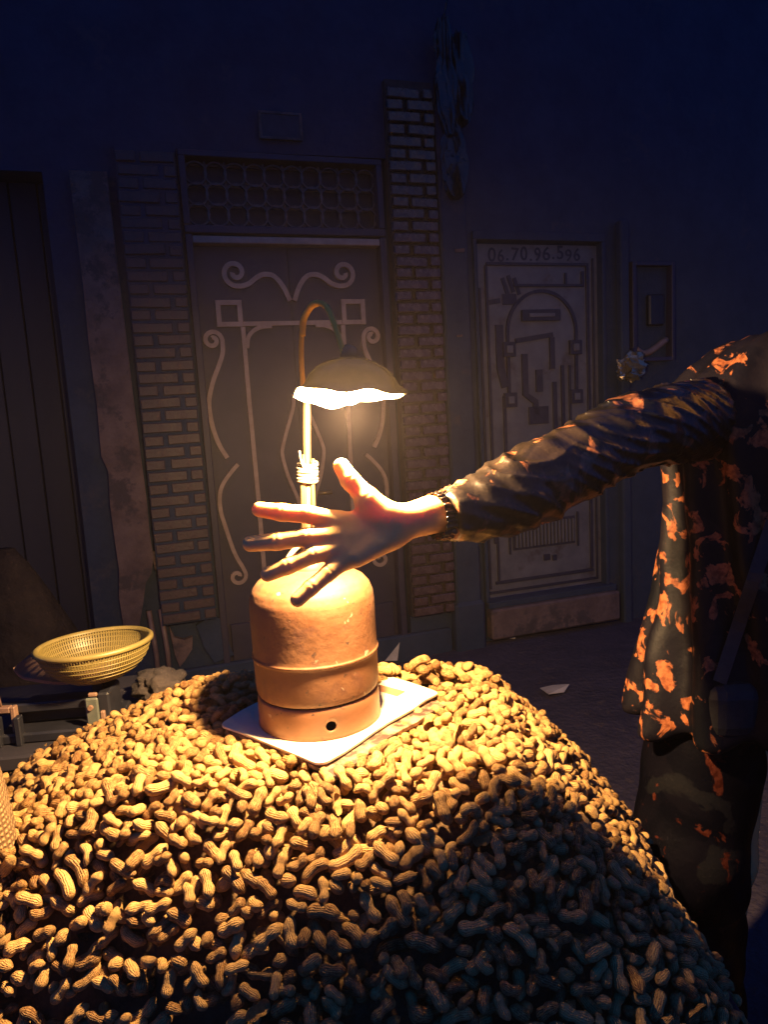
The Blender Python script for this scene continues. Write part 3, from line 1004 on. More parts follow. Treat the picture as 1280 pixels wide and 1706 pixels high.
    for s in (-1, 1):
        hip = (cx + s * .11, cy + .02, .86); kn = (cx + s * .20, cy - .05, .52); an = (cx + s * .115, cy + .03, .10)
        d = smin(cap(G, hip, kn, .12, .118), cap(G, kn, an, .115, .080), .03)
        T = d if T is None else smin(T, d, .03)
    T = T + .004 * waves(9, 8, 20, 50, (1, 1, 1.6))(X, Y, Z)
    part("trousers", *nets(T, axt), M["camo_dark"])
    for s in (-1, 1):
        axs, X, Y, Z = grid((cx + s * .13 - .09, cy - .26, -.01), (cx + s * .13 + .09, cy + .14, .16), .008)
        d = cap((X, Y, Z), (cx + s * .115, cy + .04, .05), (cx + s * .135, cy - .16, .042), .055, .046)
        d = smin(d, cap((X, Y, Z), (cx + s * .115, cy + .04, .05), (cx + s * .115, cy + .04, .11), .05, .05), .02)
        d = smax(d, -(Z - .002), .01)
        part("shoe", *nets(d, axs), M["shoe"])
    # ---------------- jacket body with left sleeve, 7 mm field
    lft = [(1700, 1045, 1.45), (1330, 1045, 1.45), (1200, 1055, 1.45), (1090, 1080, 1.45), (1000, 1106, 1.45), (900, 1120, 1.45), (800, 1120, 1.45), (720, 1116, 1.45), (670, 1116, 1.45), (640, 1132, 1.45), (610, 1158, 1.45), (582, 1192, 1.45), (560, 1232, 1.45), (520, 1266, 1.45)]
    zt, xl = [], []
    for (py, px, Yq) in lft:
        p = at(px, py, Yq); zt.append(p.z); xl.append(p.x)
    axj, X, Y, Z = grid((.38, 1.08, .55), (1.34, 1.76, 1.66), .0065)
    G = (X, Y, Z)
    zz = axj[2]
    left = np.interp(zz, zt, xl).astype(np.float32)[None, None, :]
    A = (cx - left)
    wob = waves(3, 7, 5, 16)(X, Y, Z)
    Bd = np.interp(zz, [.5, .8, 1.0, 1.3, 1.45, 1.55, 1.62], [.21, .195, .175, .165, .145, .10, .07]).astype(np.float32)[None, None, :]
    ang = np.arctan2((Y - cy) / Bd, (X - cx) / A)
    rho = np.sqrt(((X - cx) / A) ** 2 + ((Y - cy) / Bd) ** 2)
    J = (rho - 1) * np.minimum(A, Bd)
    J = smax(J, -(Z - .82 - .015 * np.sin(ang * 3)), .02)
    J = smax(J, Z - 1.60, .02)
    J = smin(J, cap(G, ls, (1.10, 1.46, 1.17), .080, .070), .05)
    J = smin(J, cap(G, (1.10, 1.46, 1.17), (1.09, 1.34, .97), .068, .052), .03)
    fold = np.sin(ang * 13 + 1.6 * np.sin(Z * 5 + 1) + 1.2 * wob + Z * 3)
    fold = np.sign(fold) * np.abs(fold) ** .8
    amp = np.interp(zz, [.7, 1.0, 1.3, 1.5, 1.6], [.010, .011, .010, .006, .003]).astype(np.float32)[None, None, :]
    J = J - amp * fold - .004 * waves(14, 9, 25, 60, (1, 1, .7))(X, Y, Z)
    Vj, Fj = nets(J, axj)
    jacket = part("jacket", Vj, Fj, M["camo"], 2)
    # ---------------- right sleeve, 3.5 mm field
    sp = [(736, 861, .99 * HS, 41), (762, 856, 1.003 * HS, 47), (800, 846, 1.05, 57), (850, 826, 1.088, 66), (900, 800, 1.135, 68), (960, 771, 1.18, 65), (1010, 742, 1.23, 64), (1060, 717, 1.28, 64), (1115, 708, 1.345, 66), (1160, 702, 1.40, 70)]
    P = [np.array(at(a, b, c)) for a, b, c, d in sp]; rad = [d * c / 1200 for a, b, c, d in sp]
    axs, X, Y, Z = grid((.045, .90, 1.17), (.74, 1.53, 1.68), .004)
    G = (X, Y, Z)
    S = None
    arc = np.concatenate([[0], np.cumsum([np.linalg.norm(P[i + 1] - P[i]) for i in range(len(P) - 1)])])
    for i in range(len(P) - 1):
        c = cap(G, P[i], P[i + 1], rad[i], rad[i + 1])
        S = c if S is None else smin(S, c, .015)
    u = P[-2] - P[0]; u /= np.linalg.norm(u)
    s = (X - P[0][0]) * u[0] + (Y - P[0][1]) * u[1] + (Z - P[0][2]) * u[2]
    up = np.array([0, 0, 1.]) - u * u[2]; up /= np.linalg.norm(up); sd = np.cross(u, up)
    cu = np.stack([np.interp(np.linspace(0, 1, 40), arc / arc[-1], [p[q] for p in P]) for q in range(3)], 1)
    hgt = (X - P[0][0]) * up[0] + (Y - P[0][1]) * up[1] + (Z - P[0][2]) * up[2]
    side = (X - P[0][0]) * sd[0] + (Y - P[0][1]) * sd[1] + (Z - P[0][2]) * sd[2]
    # slanting pulls that run from the top of the arm down towards the shoulder
    w1 = waves(31, 8, 14, 34)(X, Y, Z)
    f1 = np.sin((s * .62 + hgt * 1.15) * 66 + 3.2 * w1)
    f2 = np.sin((s * .75 + hgt * .55 + side * .5) * 150 + 2.4 * waves(37, 8, 20, 45)(X, Y, Z))
    en = np.clip(.45 + .6 * w1, 0, 1)
    f3 = np.sin((s * .55 + hgt * 1.2 + side * .3) * 128 + 3.4 * waves(41, 8, 12, 30)(X, Y, Z))
    S = S - .0075 * en * (1 - np.abs(f1)) ** 1.6 - .0052 * np.clip(.5 - .6 * w1, 0, 1) * (1 - np.abs(f3)) ** 2.2 - .0012 * f2 + .004
    S = smax(S, -(s - .004), .006)
    part("sleeve", *nets(S, axs), M["camo_sleeve"], 2)
    # gathered elastic cuff
    v, f = [], []
    n, q = 120, 9
    c0, c1 = np.array(at(724, 861, .985 * HS)), np.array(at(757, 855, 1.0 * HS + .004))
    u2 = (c1 - c0); Lc = np.linalg.norm(u2); u2 /= Lc
    up2 = np.array([0, 0, 1.]) - u2 * u2[2]; up2 /= np.linalg.norm(up2); sd2 = np.cross(u2, up2)
    for i in range(q):
        t = i / (q - 1)
        for k in range(n):
            a = 2 * math.pi * k / n
            rr = (.0335 + .0075 * t - .004 * math.sin(math.pi * t)) + (.0014 + .0016 * math.sin(math.pi * t)) * math.sin(a * 23 + 1.5 * math.sin(a * 5) + 2 * t * math.sin(a * 3))
            rr += .0015 * math.sin(t * 9 * math.pi)
            p = c0 + u2 * (t * Lc * 1.0) + (up2 * math.sin(a) + sd2 * math.cos(a) * .85) * rr
            v.append(p - np.array(person.location))
    for i in range(q - 1):
        for k in range(n):
            f.append((i * n + k, i * n + (k + 1) % n, (i + 1) * n + (k + 1) % n, (i + 1) * n + k))
    # inner lip
    b0 = len(v)
    for k in range(n):
        a = 2 * math.pi * k / n
        v.append(c0 + u2 * .010 + (up2 * math.sin(a) + sd2 * math.cos(a) * .85) * .0295 - np.array(person.location))
    for k in range(n):
        f.append((k, b0 + k, b0 + (k + 1) % n, (k + 1) % n))
    cm = mesh("cuff", v, f, True); fix_normals(cm)
    link("cuff", cm, M["camo_sleeve"], person)
    return person, Vj, Fj


def let_through(m, w, c):
    nt = m.node_tree; N = nt.nodes; L = nt.links
    b = N["Principled BSDF"]; t = N.new("ShaderNodeBsdfTranslucent"); t.inputs[0].default_value = (*c, 1)
    mx = N.new("ShaderNodeMixShader"); mx.inputs[0].default_value = w
    L.new(b.outputs[0], mx.inputs[1]); L.new(t.outputs[0], mx.inputs[2]); L.new(mx.outputs[0], N["Material Output"].inputs[0])


let_through(M["shade_out"], .016, (.8, .75, .5))
let_through(M["shade_in"], .02, (.8, .7, .45))

person, Vj, Fj = build_person()


# shoulder bag: its strap lies on the jacket
def build_bag():
    bvh = BVHTree.FromPolygons([tuple(p) for p in Vj], [tuple(q) for q in Fj])
    bag = empty("shoulder_bag", at(1195, 1190, 1.2))
    tag(bag, "black bag strap and pouch slung across the camouflage jacket", "bag")
    pts = []
    for t in np.linspace(0, 1, 22):
        p = at(1292 - 95 * t, 860 + 285 * t, 1.3)
        d = (p - cam.location).normalized()
        hit = bvh.ray_cast(cam.location, d)
        q = hit[0] if hit[0] is not None else p
        pts.append(q - d * .012)
    pts = [sum((pts[max(0, min(len(pts) - 1, i + k))] for k in (-2, -1, 0, 1, 2)), Vector()) / 5 for i in range(len(pts))]
    v, f = [], []
    for i, p in enumerate(pts):
        t = (pts[min(i + 1, len(pts) - 1)] - pts[max(0, i - 1)]).normalized()
        d = (p - cam.location).normalized(); w = t.cross(d).normalized()
        for (a, b) in ((-.012, -.002), (.012, -.002), (.012, .002), (-.012, .002)):
            v.append(p + w * a + d * b - bag.location)
    for i in range(len(pts) - 1):
        for k in range(4):
            f.append((i * 4 + k, i * 4 + (k + 1) % 4, i * 4 + 4 + (k + 1) % 4, i * 4 + 4 + k))
    f += [(0, 1, 2, 3), tuple((len(pts) - 1) * 4 + k for k in (3, 2, 1, 0))]
    sm = mesh("strap", v, f); fix_normals(sm); link("strap", sm, M["strap"], bag)
    e = pts[-1] - bag.location
    o = link("pouch", box_me("pouch", e.x - .02, e.x + .09, e.y - .01, e.y + .05, e.z - .12, e.z - .004, bevel=.03, seg=3), M["trousers"], bag)
    o.data.materials.clear(); o.data.materials.append(M["strap"])


build_bag()

# ------------------------------------------------------------------ gas bottle
BX, BY, BZ = -.128, 1.165, .997
bot = empty("gas_bottle", (BX, BY, BZ))
tag(bot, "squat rusty orange gas bottle standing on a paper sheet in the peanuts", "gas bottle")
prof = [(.0, .0505), (.0965, .0505), (.1005, .0525), (.1022, .058), (.1031, .070), (.1034, .107), (.1042, .1132), (.1056, .1150), (.1056, .1178), (.1042, .1196), (.1034, .126), (.1035, .196),
        (.1020, .211), (.0970, .2245), (.0885, .2350), (.0760, .2425), (.058, .2480), (.040, .2515), (.028, .2530), (.0, .2535)]
pf = []
for i in range(len(prof) - 1):
    for k in range(3):
        t = k / 3; pf.append((prof[i][0] * (1 - t) + prof[i + 1][0] * t, prof[i][1] * (1 - t) + prof[i + 1][1] * t))
pf.append(prof[-1])
bme = lathe_me("body", pf, 96)
for v in bme.vertices:
    a = math.atan2(v.co.y, v.co.x); z = v.co.z
    r = 1 + .0022 * math.sin(a * 3 + z * 17) + .0014 * math.sin(a * 5 - z * 31 + 1) + .0007 * math.sin(a * 11 + z * 60)
    v.co.x *= r; v.co.y *= r
fix_normals(bme)
link("body", bme, M["bottle"], bot)


def foot_ring():
    """rolled foot ring with a real vent hole facing the camera"""
    n = 128; rows = 13
    v, f = [], []
    hc = math.atan2(-1.0, .27)  # hole direction
    hz = .021; hr = .0085
    zs = [0, .004, .008, .012, .0155, .019, .0225, .026, .030, .035, .040, .045, .050]
    R0 = .1022
    for z in zs:
        rr = R0 - .0028 * max(0, (z - .034) / .016) ** 2 + (.0012 if z < .003 else 0)
        for k in range(n):
            a = hc + 2 * math.pi * k / n
            v.append([rr, a, z])
    hid = set()
    # cells inside the hole are dropped and their rim vertices pulled on to the circle
    for i in range(rows - 1):
        for k in range(n):
            am = (k + .5) * 2 * math.pi / n
            am = am - 2 * math.pi if am > math.pi else am
            zm = (zs[i] + zs[i + 1]) / 2
            if (am * R0) ** 2 + (zm - hz) ** 2 < hr ** 2:
                hid.add((i, k)); continue
            f.append((i * n + k, i * n + (k + 1) % n, (i + 1) * n + (k + 1) % n, (i + 1) * n + k))
    rim = set()
    for (i, k) in hid:
        for (a, b) in ((i, k), (i, (k + 1) % n), (i + 1, k), (i + 1, (k + 1) % n)):
            rim.add((a, b))
    used = set()
    for q in f: used.update(q)
    for (i, k) in rim:
        q = i * n + k
        if q in used:
            am = k * 2 * math.pi / n; am = am - 2 * math.pi if am > math.pi else am
            dx, dz = am * R0, zs[i] - hz
            L = math.hypot(dx, dz) or 1
            v[q][1] = hc + dx / L * hr / R0; v[q][2] = hz + dz / L * hr
    V = [(r * math.cos(a), r * math.sin(a), z) for r, a, z in v]
    me = mesh("foot_ring", V, f, True); fix_normals(me)
    o = link("foot_ring", me, M["bottle_foot"], bot)
    s = o.modifiers.new("thick", 'SOLIDIFY'); s.thickness = .003; s.offset = -1


foot_ring()
link("inner_floor", lathe_me("inner_floor", [(.0, .0485), (.05, .0485), (.092, .049)], 48), M["black"], bot)
link("valve_collar", lathe_me("valve_collar", [(.026, .251), (.026, .263), (.022, .265), (.0, .265)], 32), M["bottle_foot"], bot)
link("valve", lathe_me("valve", [(.012, .266), (.012, .285), (.009, .288), (.009, .300), (.0, .302)], 20), M["brass"], bot)

# ------------------------------------------------------------------ lamp
LX, LY, LZ = -.038, 1.022, 1.524
lamp = empty("cane_lamp", at(514, 930, 1.165))
tag(lamp, "lit lamp with dark enamel shade on a cane pole tied above the gas bottle", "lamp")
loff = -Vector(lamp.location)


def lpart(name, me, m):
    o = link(name, me, m, lamp)
    return o


def rel(pts): return [Vector(p) + loff for p in pts]


pt = at(511, 672, 1.16)
lpart("pole", tube_me("pole", rel([at(514, 932, 1.165), at(513, 880, 1.164), at(512, 800, 1.162), at(511, 730, 1.161), pt, at(511, 650, 1.16)]), [.0064, .0062, .0064, .0066, .0064, .0062], 14), M["bamboo"])
lpart("cane_core", tube_me("cane_core", rel([at(514, 930, 1.156), at(513, 860, 1.156), at(513, 806, 1.155)]), .0055, 10), M["cane_dark"])
for (x, y0, y1) in ((504, 916, 770), (507, 918, 757), (521, 918, 764)):
    lpart("splint", tube_me("splint", rel([at(x + 2, y0, 1.152), at(x + 1, 850, 1.152), at(x - .5, 800, 1.151), at(x - 1.5 * (1 if x < 515 else -.5), y1, 1.152)]), [.0040, .0042, .0038, .0026], 8), M["bamboo"])
for i in range(7):
    y = 773 + i * 4.6
    c = at(512, y, 1.158) + loff
    ring = [(c.x + .0155 * math.cos(a), c.y + .0145 * math.sin(a), c.z + .0016 * math.sin(a + i) + .0012 * math.sin(2 * a + i * 2)) for a in np.linspace(0, 2 * math.pi, 25)]
    lpart("twine_wrap", tube_me("twine_wrap", ring, .0026 + .0004 * (i % 2), 7, caps=False), M["string"])
lpart("twine_end", tube_me("twine_end", rel(spline([at(505, 778, 1.141), at(501, 765, 1.140), at(499, 751, 1.141)], 4)), .0017, 6), M["string"])
lpart("neck", tube_me("neck", rel(spline([at(507, 668, 1.155), at(503, 620, 1.15), at(502, 570, 1.145), at(506, 533, 1.14), at(518, 511, 1.127), at(531, 505, 1.102), at(545, 513, 1.07), at(557, 540, 1.04), at(568, 574, 1.026), at(578, 606, 1.022)], 6)),
                         .0042, 10), M["tube"])
lpart("neck_sleeve", tube_me("neck_sleeve", rel(spline([at(503.5, 560, 1.143), at(506, 533, 1.14), at(518, 511, 1.127), at(529, 505, 1.110)], 6)), .0052, 10), M["tube"])
lpart("cable", tube_me("cable", rel(spline([at(505, 905, 1.15), at(495, 912, 1.14), at(484, 924, 1.13), at(474, 940, 1.14), at(455, 970, 1.2)], 5)), .004, 8), M["cable"])

# shade: dented bowl with a flared uneven rim, opening tipped a little to the camera
prof_s = [(.0, .056), (.012, .0555), (.026, .0525), (.042, .046), (.055, .037), (.064, .027), (.069, .017), (.0735, .009), (.080, .003), (.0865, -.001)]
pp = []
for i in range(len(prof_s) - 1):
    for k in range(3):
        t = k / 3; pp.append((prof_s[i][0] * (1 - t) + prof_s[i + 1][0] * t, prof_s[i][1] * (1 - t) + prof_s[i + 1][1] * t))
pp.append(prof_s[-1])
n = 72
v, f = [], []
for (r, z) in pp:
    e = (r / .0865) ** 3
    for k in range(n):
        a = 2 * math.pi * k / n
        zz = z + e * (.0050 * math.sin(2 * a + .6) + .0030 * math.sin(5 * a + 1.0) + .0016 * math.sin(9 * a))
        r2 = r * (1 + e * (.02 * math.sin(3 * a + .4) + .012 * math.sin(7 * a)))
        v.append((r2 * math.cos(a), r2 * math.sin(a), zz))
for i in range(len(pp) - 1):
    for k in range(n):
        f.append((i * n + k, i * n + (k + 1) % n, (i + 1) * n + (k + 1) % n, (i + 1) * n + k))
TILT = Matrix.Translation(Vector((LX, LY, LZ)) + loff) @ Matrix.Rotation(R_(-6), 4, 'X') @ Matrix.Rotation(R_(2), 4, 'Y')
for nm, m, sc in (("shade", M["shade_out"], 1.0), ("shade_lining", M["shade_in"], .985)):
    me = mesh(nm, [TILT @ (Vector(q) * (sc * .945) + (Vector((0, 0, -.0006)) if sc < 1 else Vector())) for q in v], f, True)
    fix_normals(me)
    lpart(nm, me, m)
lpart("lamp_cap", tube_me("lamp_cap", [TILT @ Vector((0, 0, .050)), TILT @ Vector((0, 0, .064)), TILT @ Vector((0, 0, .070))], [.014, .012, .006], 14), M["shade_out"])
lpart("socket", tube_me("socket", [TILT @ Vector((0, 0, .052)), TILT @ Vector((0, 0, .004))], .013, 14), M["brass"])
bm = bmesh.new(); bmesh.ops.create_uvsphere(bm, u_segments=28, v_segments=18, radius=1)
bmm = bpy.data.meshes.new("bulb")
for q in bm.verts:
    q.co = TILT @ Vector((q.co.x * .015, q.co.y * .015, -.001 + q.co.z * .012))
for q in bm.faces: q.smooth = True
bm.to_mesh(bmm); bm.free()
lpart("bulb", bmm, emit("lit_bulb", LAMP_COLOR, 300.0))
ld = bpy.data.lights.new("bulb_light", 'POINT'); ld.energy = LAMP_WATTS; ld.color = LAMP_COLOR; ld.shadow_soft_size = .019
lo_ = bpy.data.objects.new("bulb_light", ld); COL.objects.link(lo_); lo_.parent = lamp
lo_.location = TILT @ Vector((0, 0, -.0235))

# ------------------------------------------------------------------ paper under the bottle
PA, PB_ = np.array((.19, -.174)), np.array((.197, .262))   # short and long edge
PC = np.array((-.302, 1.16))


def sheet(name, c, ea, eb, z, th, m, rad=.018, sag=.0, parent=None):
    la, lb = np.linalg.norm(ea), np.linalg.norm(eb); ua, ub = ea / la, eb / lb
    n = 14
    bm = bmesh.new()
    out = []
    for (s, t, a0) in ((rad, rad, math.pi), (la - rad, rad, 1.5 * math.pi), (la - rad, lb - rad, 0), (rad, lb - rad, .5 * math.pi)):
        for k in range(6):
            a = a0 + k / 5 * math.pi / 2
            out.append((s + rad * math.cos(a), t + rad * math.sin(a)))
    gx = [bm.verts.new((c[0] + ua[0] * s + ub[0] * t, c[1] + ua[1] * s + ub[1] * t, z)) for s, t in out]
    fc = bm.faces.new(gx)
    bmesh.ops.triangulate(bm, faces=[fc])
    for _ in range(3):
        bmesh.ops.subdivide_edges(bm, edges=bm.edges[:], cuts=1, use_grid_fill=True)
    for q in bm.verts:
        d = Vector((q.co.x - BX, q.co.y - BY)).length
        e = max(0, d - .105)
        q.co.z += -sag * e * e * 18 + .0025 * math.sin(q.co.x * 40 + q.co.y * 25) * min(1, e / .05)
    r = bmesh.ops.extrude_face_region(bm, geom=bm.faces[:])
    for q in r["geom"]:
        if isinstance(q, bmesh.types.BMVert): q.co.z -= th
    bmesh.ops.recalc_face_normals(bm, faces=bm.faces[:])
    me = bpy.data.meshes.new(name); bm.to_mesh(me); bm.free()
    return link(name, me, m, parent)


pz = BZ - .0015
pap = sheet("paper_sheet", PC, PA, PB_, pz, .0035, M["paper"], sag=.03)
tag(pap, "cream paper folder with a brown printed band under the gas bottle", "paper")
# printed band, flat ink lying on the sheet
la = np.linalg.norm(PA); lb = np.linalg.norm(PB_)
ua, ub = PA / la, PB_ / lb
v = []
for (s, t) in ((.0, lb * .865), (la * .80, lb * .855), (la * .80, lb * .785), (.0, lb * .79)):
    v.append((s, t))
bm = bmesh.new()
n = 14
rows = []
for i in range(n + 1):
    for k in range(4):
        s = la * (.03 + .77 * i / n); t = lb * (.785 + .075 * k / 3)
        q = PC + ua * s + ub * t
        d = math.hypot(q[0] - BX, q[1] - BY); e = max(0, d - .105)
        z = pz + .0008 - .03 * e * e * 18 + .0025 * math.sin(q[0] * 40 + q[1] * 25) * min(1, e / .05)
        rows.append(bm.verts.new((q[0], q[1], z)))
for i in range(n):
    for k in range(3):
        bm.faces.new((rows[i * 4 + k], rows[i * 4 + 4 + k], rows[i * 4 + 5 + k], rows[i * 4 + 1 + k]))
me = bpy.data.meshes.new("printed_band"); bm.to_mesh(me); bm.free()
link("printed_band", me, M["print"], pap)
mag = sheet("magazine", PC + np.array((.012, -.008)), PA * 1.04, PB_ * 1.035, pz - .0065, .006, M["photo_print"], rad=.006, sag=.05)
tag(mag, "dark glossy magazine peeping out under the cream paper folder", "magazine")

# ------------------------------------------------------------------ heap of peanuts
def H(X, Y):
    xl, xr, yf, yb, sl, sr, sf, sb = -.34, .14, 1.0, 1.33, .40, .95, .82, 1.0
    sf = sf + .55 * np.clip((-.12 - X) / .4, 0, 1)
    dr = np.maximum(0, X - xr); dl = np.maximum(0, xl - X); df = np.maximum(0, yf - Y); db = np.maximum(0, Y - yb)
    q2 = (sr * dr * (1 + .9 * dr)) ** 2 + (sl * dl * (1 + .4 * dl)) ** 2 + (sf * df * (1 + 1.5 * df)) ** 2 + (sb * db) ** 2
    h = .987 + .09 * (np.minimum(Y, yb) - 1.15) * (Y > 1.15) - (np.sqrt(q2 + .03 ** 2) - .03)
    h = h + .006 * np.sin(X * 17 + 1) * np.sin(Y * 15)
    # hollow under the paper
    q = np.stack([X - PC[0], Y - PC[1]], -1)
    s = q @ ua; t = q @ ub
    dd = np.maximum(np.maximum(-s, s - la), np.maximum(-t, t - lb))
    w = np.clip(1 - (dd - .012) / .02, 0, 1) * (1 - np.clip((t - .09) / .05, 0, 1) * np.clip((.12 - s) / .03, 0, 1))
    return h * (1 - w) + np.minimum(h, BZ - .021) * w


def variants():
    """eight shells: (length, station offsets, station radii, mesh arrays)"""
    out = []
    spec = [(.044, (.0102, .0084, .0100), .0), (.041, (.0104, .0090, .0106), .10), (.047, (.0098, .0076, .0106), -.08), (.034, (.0098, .0094, .0092), .0),
            (.052, (.0098, .0090, .0098), .13), (.026, (.0096, .0108, .0092), .0), (.039, (.0108, .0080, .0094), .17), (.046, (.0092, .0070, .0108), .05), (.030, (.0104, .0108, .0098), .0), (.042, (.0100, .0080, .0104), .0)]
    for si, (L, rr, bend) in enumerate(spec):
        half = si >= 8

        def build(nu, nv):
            r = np.random.default_rng(100 + si)
            u = np.linspace(0, 1, nu)
            x = (.5 - .5 * np.cos(u * math.pi))       # dense at the ends
            endr = rr[0]
            prof = np.interp(x, [.0, .27, .5, .73, 1.0], [rr[0], rr[0], rr[1], rr[2], rr[2]])
            # soften the waist
            g = np.exp(-((x - .5) / .13) ** 2)
            prof = rr[0] * (1 - x) + rr[2] * x
            prof = prof * (1 - g) + rr[1] * g
            k0 = np.clip(x * L / (rr[0] * 1.05), 0, 1); k1 = np.clip((1 - x) * L / (rr[2] * 1.05), 0, 1)
            prof = prof * np.sqrt(1 - (1 - k0) ** 2 + 1e-9) * np.sqrt(1 - (1 - k1) ** 2 + 1e-9)
            xs = (x - .5) * L
            zb = bend * L * (4 * (x - .5) ** 2 - .33)
            # a short beak at one end
            tip = np.clip((x - .95) / .05, 0, 1)
            V, UV = [], []
            ph = r.uniform(0, 6.28, 6)
            for i in range(nu):
                for k in range(nv):
                    a = 2 * math.pi * k / nv if not half else math.pi / 2 + math.pi * (k / (nv - 1))
                    lump = 1 + .035 * math.sin(2 * a + ph[0] + x[i] * 4) + .03 * math.sin(3 * a + ph[1] - x[i] * 7) + .025 * math.sin(x[i] * 19 + ph[2] + a)
                    rad = max(prof[i], .0006 if 0 < i < nu - 1 else .0002) * lump
                    V.append((xs[i] + .003 * tip[i], rad * math.cos(a), rad * math.sin(a) + zb[i] + .0015 * tip[i]))
            F, FU = [], []
            for i in range(nu - 1):
                for k in range(nv - 1 if half else nv):
                    k2 = (k + 1) % nv
                    F.append((i * nv + k, i * nv + k2, (i + 1) * nv + k2, (i + 1) * nv + k))
                    FU += [(x[i] * 1.0, k / nv), (x[i], (k + 1) / nv), (x[i + 1], (k + 1) / nv), (x[i + 1], k / nv)]
            F = np.array(F)[:, ::-1]
            FU = np.array(FU).reshape(-1, 4, 2)[:, ::-1].reshape(-1, 2)
            return np.array(V, np.float32), F.astype(np.int32), FU.astype(np.float32)
        st = np.array((-.36, -.18, 0, .18, .36)) * L
        if L < .03: st = st * .6
        sr_ = np.array((rr[0] * .86, rr[0], rr[1], rr[2], rr[2] * .86))
        out.append((L, st, sr_, bend, build(17, 16), build(11, 10)))
    return out


VAR = variants()
CELL = .004
gx = np.arange(-1.05, .62, CELL); gy = np.arange(.26, 1.62, CELL)
GX, GY = np.meshgrid(gx, gy, indexing='ij')
HT = H(GX, GY)
BED = .58
SLOPE = np.hypot(*np.gradient(HT, CELL))
hmap = np.maximum(HT - .034 * np.sqrt(1 + SLOPE ** 2), BED)
# things the heap lies against: bottle and paper
owner = -np.ones(hmap.shape, np.int32)
PNUTS = []


def drop_all(target, maxn):
    offs = {}
    def patch(r):
        k = int(math.ceil(r / CELL))
        if k not in offs:
            a = np.arange(-k, k + 1)
            offs[k] = np.meshgrid(a, a, indexing='ij')
        return k, offs[k]
    valid = np.argwhere((HT > BED + .02))
    fails = 0
    while len(PNUTS) < maxn and fails < 900:
        cand = valid[rng.integers(0, len(valid), 7)]
        best = None
        gap = HT[cand[:, 0], cand[:, 1]] - hmap[cand[:, 0], cand[:, 1]]
        order = np.argsort(-gap)[:3]
        for ci in order:
            ix, iy = cand[ci]
            if gap[ci] < .006: continue
            vi = int(rng.choice(10, p=[.17, .16, .13, .10, .08, .07, .12, .12, .025, .025])); L, st, sr, bend, _, _ = VAR[vi]
            sc = rng.uniform(.64, .95); yaw = rng.uniform(0, 2 * math.pi)
            cx, cy = gx[ix] + rng.uniform(-.5, .5) * CELL, gy[iy] + rng.uniform(-.5, .5) * CELL
            s = st * sc; rr = sr * sc * .97
            zc = np.empty(5); ok = True; cells = []
            for q in range(5):
                x, y = cx + s[q] * math.cos(yaw), cy + s[q] * math.sin(yaw)
                k, (ox, oy) = patch(rr[q])
                jx, jy = int(round((x - gx[0]) / CELL)), int(round((y - gy[0]) / CELL))
                if jx - k < 0 or jy - k < 0 or jx + k >= len(gx) or jy + k >= len(gy): ok = False; break
                dx = gx[0] + (jx + ox) * CELL - x; dy = gy[0] + (jy + oy) * CELL - y
                d2 = rr[q] ** 2 - dx * dx - dy * dy
                m = d2 > 0
                sub = hmap[jx - k:jx + k + 1, jy - k:jy + k + 1]
                dz = np.sqrt(np.where(m, d2, 0))
                zc[q] = np.where(m, sub + dz * .82, -9).max()
                cells.append((jx, jy, k, m, dz))
            if not ok: continue
            bestl = None
            for a in range(0, 3):
                for b in range(2, 5):
                    if a == b: continue
                    sl = (zc[b] - zc[a]) / (s[b] - s[a])
                    if abs(sl) > 1.1: continue
                    z0 = zc[a] - sl * s[a]
                    if np.all(z0 + sl * s >= zc - 1e-6):
                        if bestl is None or z0 < bestl[0]: bestl = (z0, sl)
            if bestl is None:
                continue
            z0, sl = bestl
            over = z0 + .3 * rr[2] - HT[ix, iy]
            if over > .004 + .016 * max(0, SLOPE[ix, iy] - .3): continue
            if best is None or over < best[0]:
                best = (over, vi, sc, yaw, cx, cy, z0, sl, s, rr, cells)
        if best is None:
            fails += 1; continue
        fails = 0
        over, vi, sc, yaw, cx, cy, z0, sl, s, rr, cells = best
        pid = len(PNUTS)
        for q, (jx, jy, k, m, dz) in enumerate(cells):
            sub = hmap[jx - k:jx + k + 1, jy - k:jy + k + 1]
            ow = owner[jx - k:jx + k + 1, jy - k:jy + k + 1]
            top = np.where(m, z0 + sl * s[q] + dz, -9)
            w = top > sub
            sub[w] = top[w]; ow[w] = pid
        PNUTS.append((vi, sc, yaw, cx, cy, z0, math.atan(sl), rng.uniform(0, 2 * math.pi), rng.uniform(0, 1)))


drop_all(HT, 8500)


def pmat(p):
    vi, sc, yaw, cx, cy, z0, tilt, roll, tone = p
    roll = (roll - math.pi) * .25 if vi >= 8 else roll if VAR[vi][3] == 0 else math.pi / 2 * round(roll / (math.pi / 2)) + .4
    return Matrix.Translation((cx, cy, z0)) @ Matrix.Rotation(yaw, 4, 'Z') @ Matrix.Rotation(-tilt, 4, 'Y') @ Matrix.Rotation(roll, 4, 'X') @ Matrix.Scale(sc, 4)


def peanut_mesh(name, V, F, UV, tone):
    me = np_mesh(name, V, F)
    uvl = me.uv_layers.new(name="shell"); uvl.data.foreach_set("uv", np.asarray(UV, np.float32).ravel())
    at_ = me.attributes.new("tone", 'FLOAT', 'POINT'); at_.data.foreach_set("value", np.asarray(tone, np.float32))
    me.materials.append(M["peanut"])
    return me


